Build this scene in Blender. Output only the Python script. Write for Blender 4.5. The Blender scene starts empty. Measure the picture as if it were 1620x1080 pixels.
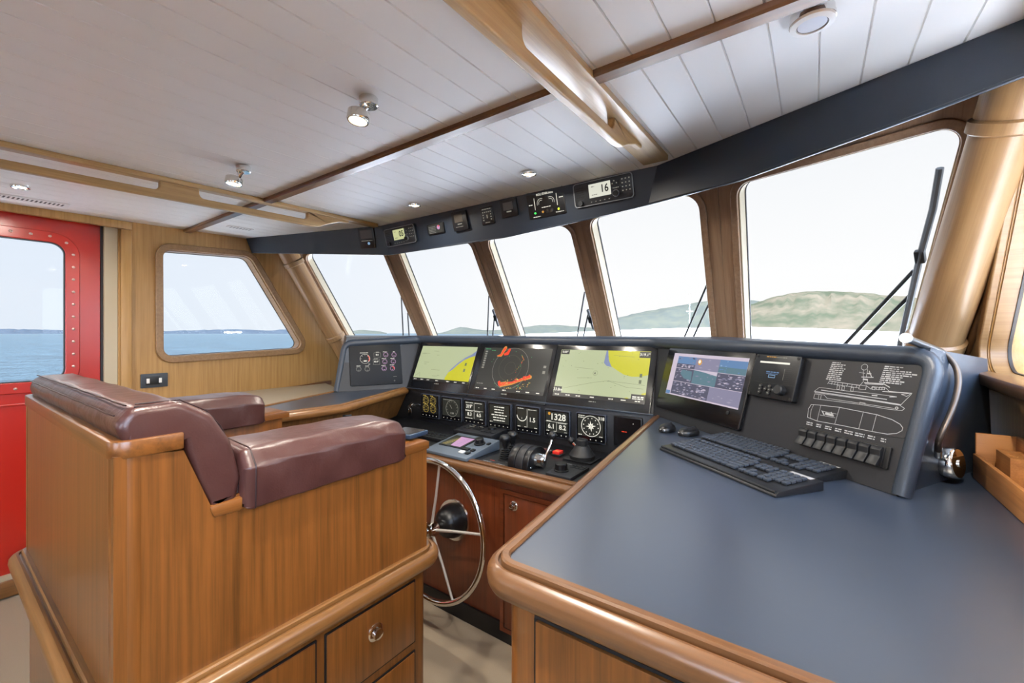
import bpy, bmesh, math, random
from mathutils import Vector as V, Matrix
random.seed(7)
S = bpy.context.scene
COL = S.collection
# ------------------------------------------------------------------ camera, sky, exposure
FPX, YAW, EYE, HOR = 672.0, math.radians(35.5), 1.45, 527.0      # measured from the photograph (1620 px wide)
cam = bpy.data.objects.new('camera', bpy.data.cameras.new('camera')); COL.objects.link(cam)
cam.location = (0, 0, EYE); cam.rotation_euler = (math.pi/2, 0, YAW)
cam.data.sensor_width = 36; cam.data.lens = 36*FPX/1620; cam.data.shift_y = -(540-HOR)/1620
cam.data.clip_start = .02; cam.data.clip_end = 30000
S.camera = cam
S.view_settings.view_transform = 'Standard'; S.view_settings.look = 'None'
S.view_settings.gamma = 1; S.view_settings.use_curve_mapping = False
S.view_settings.exposure = 0.42
S.cycles.max_bounces = 8; S.cycles.diffuse_bounces = 5; S.cycles.glossy_bounces = 4
S.cycles.transparent_max_bounces = 12; S.cycles.caustics_reflective = False; S.cycles.caustics_refractive = False
S.cycles.sample_clamp_indirect = 6
try: S.cycles.use_denoising = True
except Exception: pass

def world():
    w = bpy.data.worlds.new('sky'); S.world = w; w.use_nodes = True
    nt = w.node_tree; N = nt.nodes; L = nt.links
    bg = N['Background']
    tc = N.new('ShaderNodeTexCoord'); sp = N.new('ShaderNodeSeparateXYZ'); L.new(tc.outputs['Generated'], sp.inputs[0])
    cr = N.new('ShaderNodeValToRGB'); L.new(sp.outputs['Z'], cr.inputs[0])
    e = cr.color_ramp.elements
    e[0].position = 0.0; e[0].color = (.775, .77, .77, 1)
    e[1].position = .9; e[1].color = (.56, .68, .88, 1)
    m = cr.color_ramp.elements.new(.12); m.color = (.775, .77, .78, 1)
    m = cr.color_ramp.elements.new(.4); m.color = (.69, .705, .74, 1)
    # unseen starboard quarter of the sky boosted, added to fill the room with light
    dt = N.new('ShaderNodeVectorMath'); dt.operation = 'DOT_PRODUCT'
    L.new(tc.outputs['Generated'], dt.inputs[0]); dt.inputs[1].default_value = V((.62, -.68, .40)).normalized()
    mr = N.new('ShaderNodeMapRange'); mr.interpolation_type = 'SMOOTHSTEP'
    mr.inputs['From Min'].default_value = 0.0; mr.inputs['From Max'].default_value = 1.0
    mr.inputs['To Min'].default_value = 1.0; mr.inputs['To Max'].default_value = 13.0
    L.new(dt.outputs['Value'], mr.inputs['Value'])
    # bluer, a touch darker to port
    dp = N.new('ShaderNodeVectorMath'); dp.operation = 'DOT_PRODUCT'
    L.new(tc.outputs['Generated'], dp.inputs[0]); dp.inputs[1].default_value = (-1, 0, 0)
    mp = N.new('ShaderNodeMapRange'); mp.inputs['From Min'].default_value = .55; mp.inputs['From Max'].default_value = 1.0
    L.new(dp.outputs['Value'], mp.inputs['Value'])
    mx = N.new('ShaderNodeMix'); mx.data_type = 'RGBA'; mx.blend_type = 'MULTIPLY'
    L.new(mp.outputs['Result'], mx.inputs['Factor']); L.new(cr.outputs[0], mx.inputs['A']); mx.inputs['B'].default_value = (.78, .86, .97, 1)
    mc = N.new('ShaderNodeMix'); mc.data_type = 'RGBA'; mc.blend_type = 'MULTIPLY'     # bluer skylight on the bright side
    L.new(dt.outputs['Value'], mc.inputs['Factor']); L.new(mx.outputs['Result'], mc.inputs['A']); mc.inputs['B'].default_value = (.74, .92, 1.2, 1)
    L.new(mc.outputs['Result'], bg.inputs['Color']); L.new(mr.outputs['Result'], bg.inputs['Strength'])
world()
sun = bpy.data.objects.new('sun', bpy.data.lights.new('sun', 'SUN')); COL.objects.link(sun)     # high on the quarter, lights the decks
sun.data.energy = 75; sun.data.angle = math.radians(1.5); sun.data.color = (1, .965, .91)
sun.rotation_euler = V((.16, -.66, .74)).to_track_quat('Z', 'Y').to_euler()

# ------------------------------------------------------------------ measuring helpers
FW = V((-math.sin(YAW), math.cos(YAW), 0)); RT = V((math.cos(YAW), math.sin(YAW), 0))
def ray(px, py): return FW + RT*((px-810)/FPX) + V((0, 0, (HOR-py)/FPX))
def onp(px, py, n, d):
    n = V(n); o = V((0, 0, EYE)); r = ray(px, py)
    return o + r*((d-n.dot(o))/n.dot(r))
def PX(px, py, x): return onp(px, py, (1, 0, 0), x)
def PY(px, py, y): return onp(px, py, (0, 1, 0), y)
def PZ(px, py, z): return onp(px, py, (0, 0, 1), z)
CS = .025
def ceil_z(y): return 2.152 + CS*y
def PC(px, py): return onp(px, py, (0, -CS, 1), 2.152)
class Fr:
    """a surface with its own right (u), up (v) and outward (n) directions"""
    def __init__(s, o, u, n):
        s.o = V(o); s.n = V(n).normalized(); u = V(u); s.u = (u - s.n*u.dot(s.n)).normalized(); s.v = s.n.cross(s.u)
    def mat(s):
        m = Matrix((s.u, s.v, s.n)).transposed().to_4x4(); m.translation = s.o; return m
    def loc(s, px, py, h=0):
        p = onp(px, py, s.n, s.n.dot(s.o)+h) - s.o
        return V((p.dot(s.u), p.dot(s.v)))
    def pt(s, x, y, h=0): return s.o + s.u*x + s.v*y + s.n*h
    def at(s, px, py): q = s.loc(px, py); return Fr(s.pt(q.x, q.y), s.u, s.n)
    def sub(s, x, y, rot=0, h=0):
        u = s.u*math.cos(rot) + s.v*math.sin(rot); return Fr(s.pt(x, y, h), u, s.n)
    def quad(s, tl, tr, br, bl, h=0):
        q = [s.loc(*p, h) for p in (tl, tr, br, bl)]
        c = (q[0]+q[1]+q[2]+q[3])/4
        return c.x, c.y, ((q[1]-q[0]).length+(q[2]-q[3]).length)/2, ((q[0]-q[3]).length+(q[1]-q[2]).length)/2

# ------------------------------------------------------------------ materials
def lin(h):
    h = h.lstrip('#'); c = [int(h[i:i+2], 16)/255 for i in (0, 2, 4)]
    return tuple(x/12.92 if x <= .04045 else ((x+.055)/1.055)**2.4 for x in c) + (1,)
MATS = {}
def base(name):
    m = bpy.data.materials.new(name); m.use_nodes = True; MATS[name] = m; m.node_tree.nodes['Principled BSDF'].inputs['Coat Roughness'].default_value = .25
    return m, m.node_tree.nodes, m.node_tree.links, m.node_tree.nodes['Principled BSDF']
def coords(N, L, scale, rot=(0, 0, 0)):
    t = N.new('ShaderNodeTexCoord'); mp = N.new('ShaderNodeMapping'); L.new(t.outputs['Object'], mp.inputs[0])
    mp.inputs['Scale'].default_value = scale; mp.inputs['Rotation'].default_value = rot
    return mp.outputs[0]
def noise(N, L, vec, scale, detail=3, rough=.5):
    n = N.new('ShaderNodeTexNoise'); L.new(vec, n.inputs['Vector']); n.inputs['Scale'].default_value = scale
    n.inputs['Detail'].default_value = detail; n.inputs['Roughness'].default_value = rough
    return n.outputs['Fac']
def bump(N, L, h, b, strength, dist=.002):
    x = N.new('ShaderNodeBump'); x.inputs['Strength'].default_value = strength; x.inputs['Distance'].default_value = dist
    L.new(h, x.inputs['Height']); L.new(x.outputs[0], b.inputs['Normal'])
def plain(name, col, rough=.5, metal=0, coat=0, spec=.5, bsc=0, bst=.2, var=0):
    m, N, L, b = base(name)
    b.inputs['Base Color'].default_value = lin(col); b.inputs['Roughness'].default_value = rough
    b.inputs['Metallic'].default_value = metal; b.inputs['Coat Weight'].default_value = coat; b.inputs['Specular IOR Level'].default_value = spec
    if bsc or var:
        v = coords(N, L, (1, 1, 1)); n = noise(N, L, v, bsc or 8, 4)
        if bsc: bump(N, L, n, b, bst, .001)
        if var:
            n2 = noise(N, L, v, 3, 4); r = N.new('ShaderNodeMapRange'); L.new(n2, r.inputs[0])
            r.inputs['To Min'].default_value = max(0, rough-var); r.inputs['To Max'].default_value = rough+var; L.new(r.outputs[0], b.inputs['Roughness'])
    return m
def wood(name, c1, c2, axis='z', rough=.32, coat=.35, dens=1.0):
    m, N, L, b = base(name)
    s = {'x': (1.2, 34, 34), 'y': (34, 1.2, 34), 'z': (34, 34, 1.2)}[axis]
    f = {'x': (5, 240, 240), 'y': (240, 5, 240), 'z': (240, 240, 5)}[axis]
    b1 = {'x': (.4, 7, 7), 'y': (7, .4, 7), 'z': (7, 7, .4)}[axis]
    n1 = noise(N, L, coords(N, L, s), dens, 5, .62); n2 = noise(N, L, coords(N, L, f), 1, 2, .5); n3 = noise(N, L, coords(N, L, b1), 1, 2)
    a = N.new('ShaderNodeMath'); a.operation = 'MULTIPLY_ADD'; L.new(n2, a.inputs[0]); a.inputs[1].default_value = .38; L.new(n1, a.inputs[2])
    a2 = N.new('ShaderNodeMath'); a2.operation = 'MULTIPLY_ADD'; L.new(n3, a2.inputs[0]); a2.inputs[1].default_value = .35; L.new(a.outputs[0], a2.inputs[2])
    cr = N.new('ShaderNodeValToRGB'); L.new(a2.outputs[0], cr.inputs[0])
    e = cr.color_ramp.elements; e[0].position = .58; e[0].color = lin(c2); e[1].position = 1.02; e[1].color = lin(c1)
    L.new(cr.outputs[0], b.inputs['Base Color']); b.inputs['Roughness'].default_value = rough
    b.inputs['Coat Weight'].default_value = coat; b.inputs['Coat Roughness'].default_value = .22
    bump(N, L, n2, b, .06, .0006)
    return m
def glow(name, col, s=1.0):
    m, N, L, b = base(name); b.inputs['Base Color'].default_value = (.01, .01, .01, 1); b.inputs['Roughness'].default_value = .28
    b.inputs['Emission Color'].default_value = lin(col); b.inputs['Emission Strength'].default_value = s*.86
    return m
W = {}
for ax in 'xyz':
    W['seat'+ax] = wood('teak_seat_'+ax, '#7a4a1f', '#523113', ax, .33, .35, 1.8)
    W['wall'+ax] = wood('pale_teak_'+ax, '#b0874f', '#946b38', ax, .42, .15, 1.5)
    W['cher'+ax] = wood('cherry_'+ax, '#6c3319', '#4a210e', ax, .3, .4, 1.5)
    W['trim'+ax] = wood('teak_trim_'+ax, '#875d32', '#62401f', ax, .3, .35, 1.3)
    W['dark'+ax] = wood('dark_teak_trim_'+ax, '#6d4a2c', '#4b301a', ax, .3, .35, 1.3)
    W['mull'+ax] = wood('mullion_veneer_'+ax, '#a08266', '#83654b', ax, .4, .2, 1.3)
    W['rail'+ax] = wood('pale_teak_rail_'+ax, '#bd9c6a', '#9c7a4c', ax, .36, .3, 1.3)
    W['pill'+ax] = wood('pillar_veneer_'+ax, '#92704a', '#7a5a38', ax, .38, .25, 1.6)
    W['tray'+ax] = wood('tray_teak_'+ax, '#b47a44', '#87552a', ax, .5, .1)
white = plain('white_ceiling_panel', '#f3f2ee', .45)
seam = plain('seam_shadow_gap', '#8d8b86', .6)
red = plain('red_door_paint', '#a8190a', .28, coat=.5)
rivet_m = plain('rivet_steel', '#c9a9a0', .35, .8)
steel = plain('stainless_steel', '#d9d5cc', .14, 1)
chrome = plain('chrome', '#e6e6e4', .07, 1)
cream = plain('cream_paint', '#b7a98e', .45)
leather = plain('burgundy_leather', '#452926', .34, coat=.15, bsc=260, bst=.35, var=.06)
_n, _l = leather.node_tree.nodes, leather.node_tree.links       # soft creases over the fine grain
_b2 = _n.new('ShaderNodeBump'); _b2.inputs['Strength'].default_value = .35; _b2.inputs['Distance'].default_value = .012
_l.new(noise(_n, _l, coords(_n, _l, (14, 9, 9)), 1.0, 3, .55), _b2.inputs['Height'])
_b1 = [x for x in _n if x.type == 'BUMP' and x != _b2][0]; _l.new(_b2.outputs[0], _b1.inputs['Normal'])
piping = plain('dark_piping', '#2b1a1c', .4)
vinyl = plain('blue_black_vinyl', '#2c343f', .36, bsc=420, bst=.35)
fascia_m = plain('blue_black_fascia', '#1d2735', .42, bsc=500, bst=.2)
panel_m = plain('black_console_panel', '#1a1b1f', .45, bsc=700, bst=.12)
plate_m = plain('charcoal_panel', '#1b1c20', .42)
black = plain('black_plastic', '#0f1013', .35)
bezel = plain('glossy_black_glass', '#0b0c10', .17, coat=.3)
blackm = plain('matt_black', '#0a0a0b', .6)
rubber = plain('black_rubber', '#1a1b1d', .5)
laminate = plain('black_laminate', '#2b3545', .34, spec=1.0, coat=.45, var=.04)
beige = plain('beige_laminate', '#a8987e', .5)
carpet_m = plain('beige_carpet', '#9c8d78', .95, bsc=300, bst=.9)
grey_m = plain('blue_grey_keypad', '#56606b', .4)
white_p = plain('white_plastic', '#e9e7e2', .4)
greyline = plain('white_engraving', '#a6a8aa', .5)
keys_m = plain('dark_key_caps', '#353b45', .35)
kbody = plain('keyboard_body', '#14161a', .38)
sticker = plain('silver_sticker', '#c9c9cc', .3, .4)
outer = plain('white_hull_paint', '#e6edf8', .3, coat=.3)
frost = plain('frosted_lens', '#dde2ea', .7, spec=.2)
sgrey = plain('switch_grey', '#101216', .42)
seagreen = plain('tray_shadow', '#40301f', .8)
lampglow = glow('warm_lamp_lens', '#ffe9c4', 3.2)
def cm(name, h, s=.9): return MATS.get(name) or glow(name, h, s)
g_white = glow('screen_white', '#f2efe0', .9); g_dim = glow('screen_dim_white', '#a9a79a', .6); g_yel = glow('chart_land', '#d8d418', .75)
g_sea = glow('chart_water', '#c3cda0', .75); g_sea2 = glow('chart_shallow', '#8795c0', .7); g_line = glow('chart_line', '#75805f', .6)
g_red = glow('radar_red', '#f0401c', .9); g_grn = glow('radar_green', '#3fae6a', .7); g_ora = glow('screen_orange', '#e0a03a', .8)
g_dk = glow('screen_dark_grey', '#34362f', .45); g_dk2 = glow('screen_black', '#15171a', .3); g_olv = glow('screen_olive', '#4e4c38', .6)
g_amb = glow('screen_amber', '#e8c860', .8); g_pnk = glow('screen_pink', '#d49fd0', .8); g_lcd = glow('radio_lcd', '#cfd39a', .8); g_lcdw = glow('radio_lcd_white', '#dcdccc', .85)
g_blue = glow('cctv_blue', '#5f86b4', .8); g_vio = glow('cctv_violet', '#8e8aa6', .75); g_vio2 = glow('cctv_grey_violet', '#a29db4', .8); g_lil = glow('cctv_lilac', '#cdbfcf', .85)
g_dvio = glow('cctv_dark', '#56566e', .7); g_teal = glow('cctv_teal', '#5f8594', .7)
g_gl = glow('led_green', '#3cff5a', 1.6); g_yl = glow('led_yellow_green', '#d8ff30', 1.6); g_lb = glow('screen_light_blue', '#8fb6dc', .7)

def glass_mat():
    m = bpy.data.materials.new('window_glass'); m.use_nodes = True; N = m.node_tree.nodes; L = m.node_tree.links
    N.remove(N['Principled BSDF']); o = N['Material Output']
    t = N.new('ShaderNodeBsdfTransparent'); t.inputs[0].default_value = (.985, .99, .985, 1)
    g = N.new('ShaderNodeBsdfGlossy'); g.inputs['Roughness'].default_value = .0
    lw = N.new('ShaderNodeLayerWeight'); lw.inputs[0].default_value = .5; pw = N.new('ShaderNodeMath'); pw.operation = 'POWER'; L.new(lw.outputs['Facing'], pw.inputs[0]); pw.inputs[1].default_value = 5
    f = N.new('ShaderNodeMath'); f.operation = 'MULTIPLY_ADD'; L.new(pw.outputs[0], f.inputs[0]); f.inputs[1].default_value = .45; f.inputs[2].default_value = .006
    x = N.new('ShaderNodeMixShader'); L.new(f.outputs[0], x.inputs[0]); L.new(t.outputs[0], x.inputs[1]); L.new(g.outputs[0], x.inputs[2]); L.new(x.outputs[0], o.inputs[0])
    return m
glass = glass_mat()

# ------------------------------------------------------------------ mesh building
def round_poly(pts, r, seg=5):
    out = []; n = len(pts)
    rr = r if isinstance(r, (list, tuple)) else [r]*n
    for i in range(n):
        p0, p, p1 = V(pts[i-1]), V(pts[i]), V(pts[(i+1) % n]); a = (p0-p); b = (p1-p); la, lb = a.length, b.length; a.normalize(); b.normalize()
        ang = a.angle(b)
        if rr[i] <= 0 or ang > 3.1: out.append(p); continue
        t = min(rr[i]/math.tan(ang/2), la*.49, lb*.49); r_ = t*math.tan(ang/2)
        c = p + (a+b).normalized()*(r_/math.sin(ang/2)); s = p+a*t-c; e = p+b*t-c
        for k in range(seg+1):
            f = k/seg; w = ang_between = s.angle(e)
            out.append(c + (s*math.sin((1-f)*w) + e*math.sin(f*w))/math.sin(w) if w > 1e-4 else c+s)
    return out
def rrect(cx, cy, w, h, r, seg=5):
    return round_poly([(cx-w/2, cy-h/2), (cx+w/2, cy-h/2), (cx+w/2, cy+h/2), (cx-w/2, cy+h/2)], r, seg)
def circ(cx, cy, r, n=28, a0=0, a1=2*math.pi): return [V((cx+r*math.cos(a0+(a1-a0)*i/n), cy+r*math.sin(a0+(a1-a0)*i/n))) for i in range(n)]
def align(p0, d):
    z = V(d).normalized(); m = z.to_track_quat('Z', 'Y').to_matrix().to_4x4(); m.translation = V(p0); return m
PLN = {'xy': Matrix.Identity(4), 'yz': Matrix(((0, 0, 1, 0), (1, 0, 0, 0), (0, 1, 0, 0), (0, 0, 0, 1))),     # a->Y b->Z extrude X
       'xz': Matrix(((1, 0, 0, 0), (0, 0, 1, 0), (0, 1, 0, 0), (0, 0, 0, 1)))}                              # a->X b->Z extrude Y
class MB:
    def __init__(s): s.bm = bmesh.new(); s.ms = []; s.cur = 0
    def m(s, mat):
        if mat not in s.ms: s.ms.append(mat)
        s.cur = s.ms.index(mat); return s
    def merge(s, b, M=None):
        if M is not None: b.transform(M)
        me = bpy.data.meshes.new('t'); b.to_mesh(me); b.free()
        n0 = len(s.bm.faces); s.bm.from_mesh(me); bpy.data.meshes.remove(me); s.bm.faces.ensure_lookup_table()
        for f in s.bm.faces[n0:]: f.material_index = s.cur
        return s
    def box(s, c, d, bev=0, M=None, seg=2):
        b = bmesh.new(); bmesh.ops.create_cube(b, size=1)
        for v in b.verts: v.co = V((v.co.x*d[0]+c[0], v.co.y*d[1]+c[1], v.co.z*d[2]+c[2]))
        if bev: bmesh.ops.bevel(b, geom=b.edges[:], offset=bev, segments=seg, affect='EDGES', profile=.5)
        return s.merge(b, M)
    def prism(s, poly, z0, z1, bev=0, pl='xy', M=None, seg=2):
        b = bmesh.new(); vs = [b.verts.new((p[0], p[1], z0)) for p in poly]; f = b.faces.new(vs); b.normal_update()
        if f.normal.z > 0: f.normal_flip()
        r = bmesh.ops.extrude_face_region(b, geom=[f])
        for v in [g for g in r['geom'] if isinstance(g, bmesh.types.BMVert)]: v.co.z = z1
        bmesh.ops.recalc_face_normals(b, faces=b.faces[:])
        if bev:
            es = [e for e in b.edges if e.calc_face_angle(0) > .6] if bev > 0 else []
            bmesh.ops.bevel(b, geom=es, offset=bev, segments=seg, affect='EDGES', profile=.5, clamp_overlap=True)
        X = PLN[pl] if M is None else M @ PLN[pl]
        s.merge(b, X); return s
    def holes(s, poly, holes, t, M=None):
        b = bmesh.new(); es = []
        for lp in [poly]+holes:
            vs = [b.verts.new((p[0], p[1], 0)) for p in lp]
            es += [b.edges.new((vs[i-1], vs[i])) for i in range(len(vs))]
        bmesh.ops.triangle_fill(b, use_beauty=True, edges=es)
        r = bmesh.ops.extrude_face_region(b, geom=b.faces[:])
        for v in [g for g in r['geom'] if isinstance(g, bmesh.types.BMVert)]: v.co.z = t
        bmesh.ops.recalc_face_normals(b, faces=b.faces[:])
        return s.merge(b, M)
    def ringpoly(s, a, c, z0, z1, M=None):
        """solid band between two loops with the same number of points"""
        b = bmesh.new(); n = len(a)
        L = [[b.verts.new((p[0], p[1], z)) for p in lp] for lp, z in ((a, z0), (a, z1), (c, z1), (c, z0))]
        for k in range(4):
            for i in range(n): b.faces.new((L[k][i], L[k][(i+1) % n], L[(k+1) % 4][(i+1) % n], L[(k+1) % 4][i]))
        bmesh.ops.recalc_face_normals(b, faces=b.faces[:]); return s.merge(b, M)
    def sweep(s, prof, path, closed=False, up=V((0, 0, 1)), M=None):
        """prof: (side, up) points; side is to the right of travel, mitred"""
        b = bmesh.new(); P = [V(p) for p in path]; n = len(P); rings = []
        for i in range(n):
            d0 = (P[i]-P[i-1]) if (i > 0 or closed) else (P[1]-P[0]); d1 = (P[(i+1) % n]-P[i]) if (i < n-1 or closed) else (P[-1]-P[-2])
            s0 = d0.normalized().cross(up).normalized(); s1 = d1.normalized().cross(up).normalized(); sd = (s0+s1).normalized()
            k = 1/max(.35, sd.dot(s0)); rings.append([b.verts.new(P[i]+sd*(q[0]*k)+up*q[1]) for q in prof])
        m = len(prof)
        for i in range(n if closed else n-1):
            A, B = rings[i], rings[(i+1) % n]
            for j in range(m): b.faces.new((A[j], A[(j+1) % m], B[(j+1) % m], B[j]))
        if not closed: b.faces.new(rings[0]); b.faces.new(rings[-1])
        bmesh.ops.recalc_face_normals(b, faces=b.faces[:]); return s.merge(b, M)
    def tube(s, path, r, seg=12, closed=False, M=None, flat=1.0):
        b = bmesh.new(); P = [V(p) for p in path]; n = len(P); R = r if isinstance(r, (list, tuple)) else [r]*n
        nrm = None; rings = []
        for i in range(n):
            if closed: t = (P[(i+1) % n]-P[i-1]).normalized()
            else: t = (P[min(i+1, n-1)]-P[max(i-1, 0)]).normalized()
            if nrm is None: nrm = t.orthogonal().normalized() if abs(t.z) > .9 else t.cross(V((0, 0, 1))).normalized()
            nrm = (nrm - t*nrm.dot(t)).normalized(); bn = t.cross(nrm)
            rings.append([b.verts.new(P[i]+nrm*(R[i]*math.cos(2*math.pi*k/seg))+bn*(R[i]*flat*math.sin(2*math.pi*k/seg))) for k in range(seg)])
        for i in range(n if closed else n-1):
            A, B = rings[i], rings[(i+1) % n]
            for k in range(seg): b.faces.new((A[k], A[(k+1) % seg], B[(k+1) % seg], B[k]))
        if not closed: b.faces.new(rings[0]); b.faces.new(rings[-1])
        bmesh.ops.recalc_face_normals(b, faces=b.faces[:]); return s.merge(b, M)
    def lathe(s, prof, seg=28, M=None):
        b = bmesh.new(); rings = []
        for r, z in prof:
            rings.append([b.verts.new((0, 0, z))] if r < 1e-6 else [b.verts.new((r*math.cos(2*math.pi*k/seg), r*math.sin(2*math.pi*k/seg), z)) for k in range(seg)])
        for i in range(len(rings)-1):
            A, B = rings[i], rings[i+1]
            for k in range(seg):
                k1 = (k+1) % seg
                if len(A) == 1 and len(B) == 1: continue
                if len(A) == 1: b.faces.new((A[0], B[k], B[k1]))
                elif len(B) == 1: b.faces.new((A[k], A[k1], B[0]))
                else: b.faces.new((A[k], A[k1], B[k1], B[k]))
        for R_ in (rings[0], rings[-1]):
            if len(R_) > 1: b.faces.new(R_)
        bmesh.ops.recalc_face_normals(b, faces=b.faces[:]); return s.merge(b, M)
    # flat marks on a face
    def poly(s, pts, z=0, M=None):
        b = bmesh.new(); f = b.faces.new([b.verts.new((p[0], p[1], z)) for p in pts]); b.normal_update()
        if f.normal.z < 0: f.normal_flip()
        if len(pts) > 4: bmesh.ops.triangulate(b, faces=[f])
        return s.merge(b, M)
    def rect(s, cx, cy, w, h, z=0): return s.poly([(cx-w/2, cy-h/2), (cx+w/2, cy-h/2), (cx+w/2, cy+h/2), (cx-w/2, cy+h/2)], z)
    def line(s, pts, w, z=0, closed=False):
        P = [V(p[:2]) for p in pts]; n = len(P)
        for i in range(n if closed else n-1):
            a, c = P[i], P[(i+1) % n]; d = (c-a)
            if d.length < 1e-7: continue
            d.normalize(); q = V((-d.y, d.x))*w/2; e = d*w*.3
            s.poly([a-e-q, c+e-q, c+e+q, a-e+q], z)
        return s
    def ring(s, cx, cy, r, w, z=0, n=28, a0=0, a1=2*math.pi):
        full = abs(a1-a0-2*math.pi) < 1e-6
        pts = [(cx+r*math.cos(a0+(a1-a0)*i/n), cy+r*math.sin(a0+(a1-a0)*i/n)) for i in range(n if full else n+1)]
        return s.line(pts, w, z, full)
    def text(s, t, x, y, h, z=0, al='CENTER', M=None, sx=1):
        cu = bpy.data.curves.new('t', 'FONT'); cu.body = t; cu.size = h/.72; cu.align_x = al; cu.align_y = 'CENTER'; cu.resolution_u = 3; cu.offset = h*.025
        o = bpy.data.objects.new('t', cu); COL.objects.link(o); me = bpy.data.meshes.new_from_object(o)
        b = bmesh.new(); b.from_mesh(me); bpy.data.objects.remove(o); bpy.data.curves.remove(cu); bpy.data.meshes.remove(me)
        for v in b.verts: v.co = V((v.co.x*sx+x, v.co.y+y, z))
        return s.merge(b, M)
    def words(s, x, y, w, h, z=0, al='l', rnd=None):
        """a line of print too small to read"""
        R = rnd or random; c = x if al == 'l' else x-w/2; end = c+w
        while c < end-h*.3:
            l = min(h*R.uniform(1.2, 3.2), end-c); s.rect(c+l/2, y, l, h*R.uniform(.55, .8), z); c += l+h*.45
        return s
    def build(s, name, mat=None, parent=None, M=None, smooth=35, bevmod=0, sub=0):
        me = bpy.data.meshes.new(name); s.bm.to_mesh(me); s.bm.free()
        if s.ms:
            for x in s.ms: me.materials.append(x)
        elif mat: me.materials.append(mat)
        for p in me.polygons: p.use_smooth = True
        try: me.set_sharp_from_angle(angle=math.radians(smooth))
        except Exception: pass
        o = bpy.data.objects.new(name, me); COL.objects.link(o)
        if parent: o.parent = parent
        if M is not None: o.matrix_local = M
        if bevmod:
            md = o.modifiers.new('bevel', 'BEVEL'); md.width = bevmod; md.segments = 3; md.limit_method = 'ANGLE'; md.angle_limit = math.radians(40)
            md.harden_normals = False
        if sub:
            md = o.modifiers.new('sub', 'SUBSURF'); md.levels = sub; md.render_levels = sub
        return o
def tag(o, label, cat, group=None):
    o['label'] = label; o['category'] = cat
    if group: o['group'] = group
    return o
def struct(o, label=None):
    o['kind'] = 'structure'
    if label: o['label'] = label
    return o
def thing(name, label, cat, fr=None, loc=None, group=None, kind=None):
    o = bpy.data.objects.new(name, None); COL.objects.link(o); o.empty_display_size = .05
    if fr is not None: o.matrix_world = fr.mat()
    elif loc is not None: o.location = loc
    tag(o, label, cat, group)
    if kind: o['kind'] = kind
    return o
def copy_tree(o, parent=None):
    c = o.copy(); COL.objects.link(c)
    if parent: c.parent = parent
    for ch in [x for x in KIDS.get(o.name, [])]: copy_tree(ch, c)
    return c
KIDS = {}
def note(root):
    for x in [root]+list(root.children_recursive): KIDS[x.name] = list(x.children)
T4 = Matrix.Translation

# ================================================================== THE ROOM
XW, XS = -3.615, .45            # port and starboard walls
YB = -2.2                       # aft bulkhead
# windscreen corner points: bottom line at z=1.45, top line at z=2.09
WB = [(-3.60, 2.20), (-2.645, 2.45), (-1.895, 2.65), (-1.13, 2.65), (-.37, 2.45), (.45, 2.17)]
WT = [(-3.60, 1.81), (-2.605, 2.06), (-1.89, 2.26), (-1.12, 2.26), (-.352, 2.06), (.50, 1.78)]
def wpt(i, z):
    f = (z-1.45)/.64; return V((WB[i][0]+(WT[i][0]-WB[i][0])*f, WB[i][1]+(WT[i][1]-WB[i][1])*f, z))
fl = MB().box((-1.55, .25, -.02), (4.5, 5.2, .04)).build('floor', carpet_m); struct(fl)
# ceiling: tongue-and-groove boards running fore and aft
mb = MB().m(white)
def ceil_prof(x0, x1, phase):
    xs = []; k = math.ceil((x0-phase)/.1)
    pr = [(x0, 0)]
    while phase+k*.1 < x1-.01:
        x = phase+k*.1
        if x > x0+.01: pr += [(x-.0028, 0), (x-.0008, .006), (x+.0008, .006), (x+.0028, 0)]
        k += 1
    return pr+[(x1, 0)]
pr = ceil_prof(-3.72, -2.46, 50) + ceil_prof(-2.46, -.56, -.652)[1:] + ceil_prof(-.56, .62, -.391)[1:]
b = bmesh.new(); r0 = [b.verts.new((x, -2.3, ceil_z(-2.3)+z)) for x, z in pr]; r1 = [b.verts.new((x, 2.45, ceil_z(2.45)+z)) for x, z in pr]
t0 = [b.verts.new((x, -2.3, ceil_z(-2.3)+.05)) for x in (-3.72, .62)]; t1 = [b.verts.new((x, 2.45, ceil_z(2.45)+.05)) for x in (-3.72, .62)]
for i in range(len(pr)-1):
    b.faces.new((r0[i], r0[i+1], r1[i+1], r1[i]))
b.faces.new((t0[0], t0[1], t1[1], t1[0]))
bmesh.ops.recalc_face_normals(b, faces=b.faces[:])
for i in range(5):
    a_, c_ = wpt(i, 2.17), wpt(i+1, 2.17); nn_ = (c_-a_).cross(V((0, 0, 1))); nn_ = nn_ if nn_.y > 0 else -nn_
    bmesh.ops.bisect_plane(b, geom=b.verts[:]+b.edges[:]+b.faces[:], plane_co=a_+nn_.normalized()*.03, plane_no=nn_, clear_outer=True)
mb.merge(b); struct(mb.build('ceiling', white, smooth=20))
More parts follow.
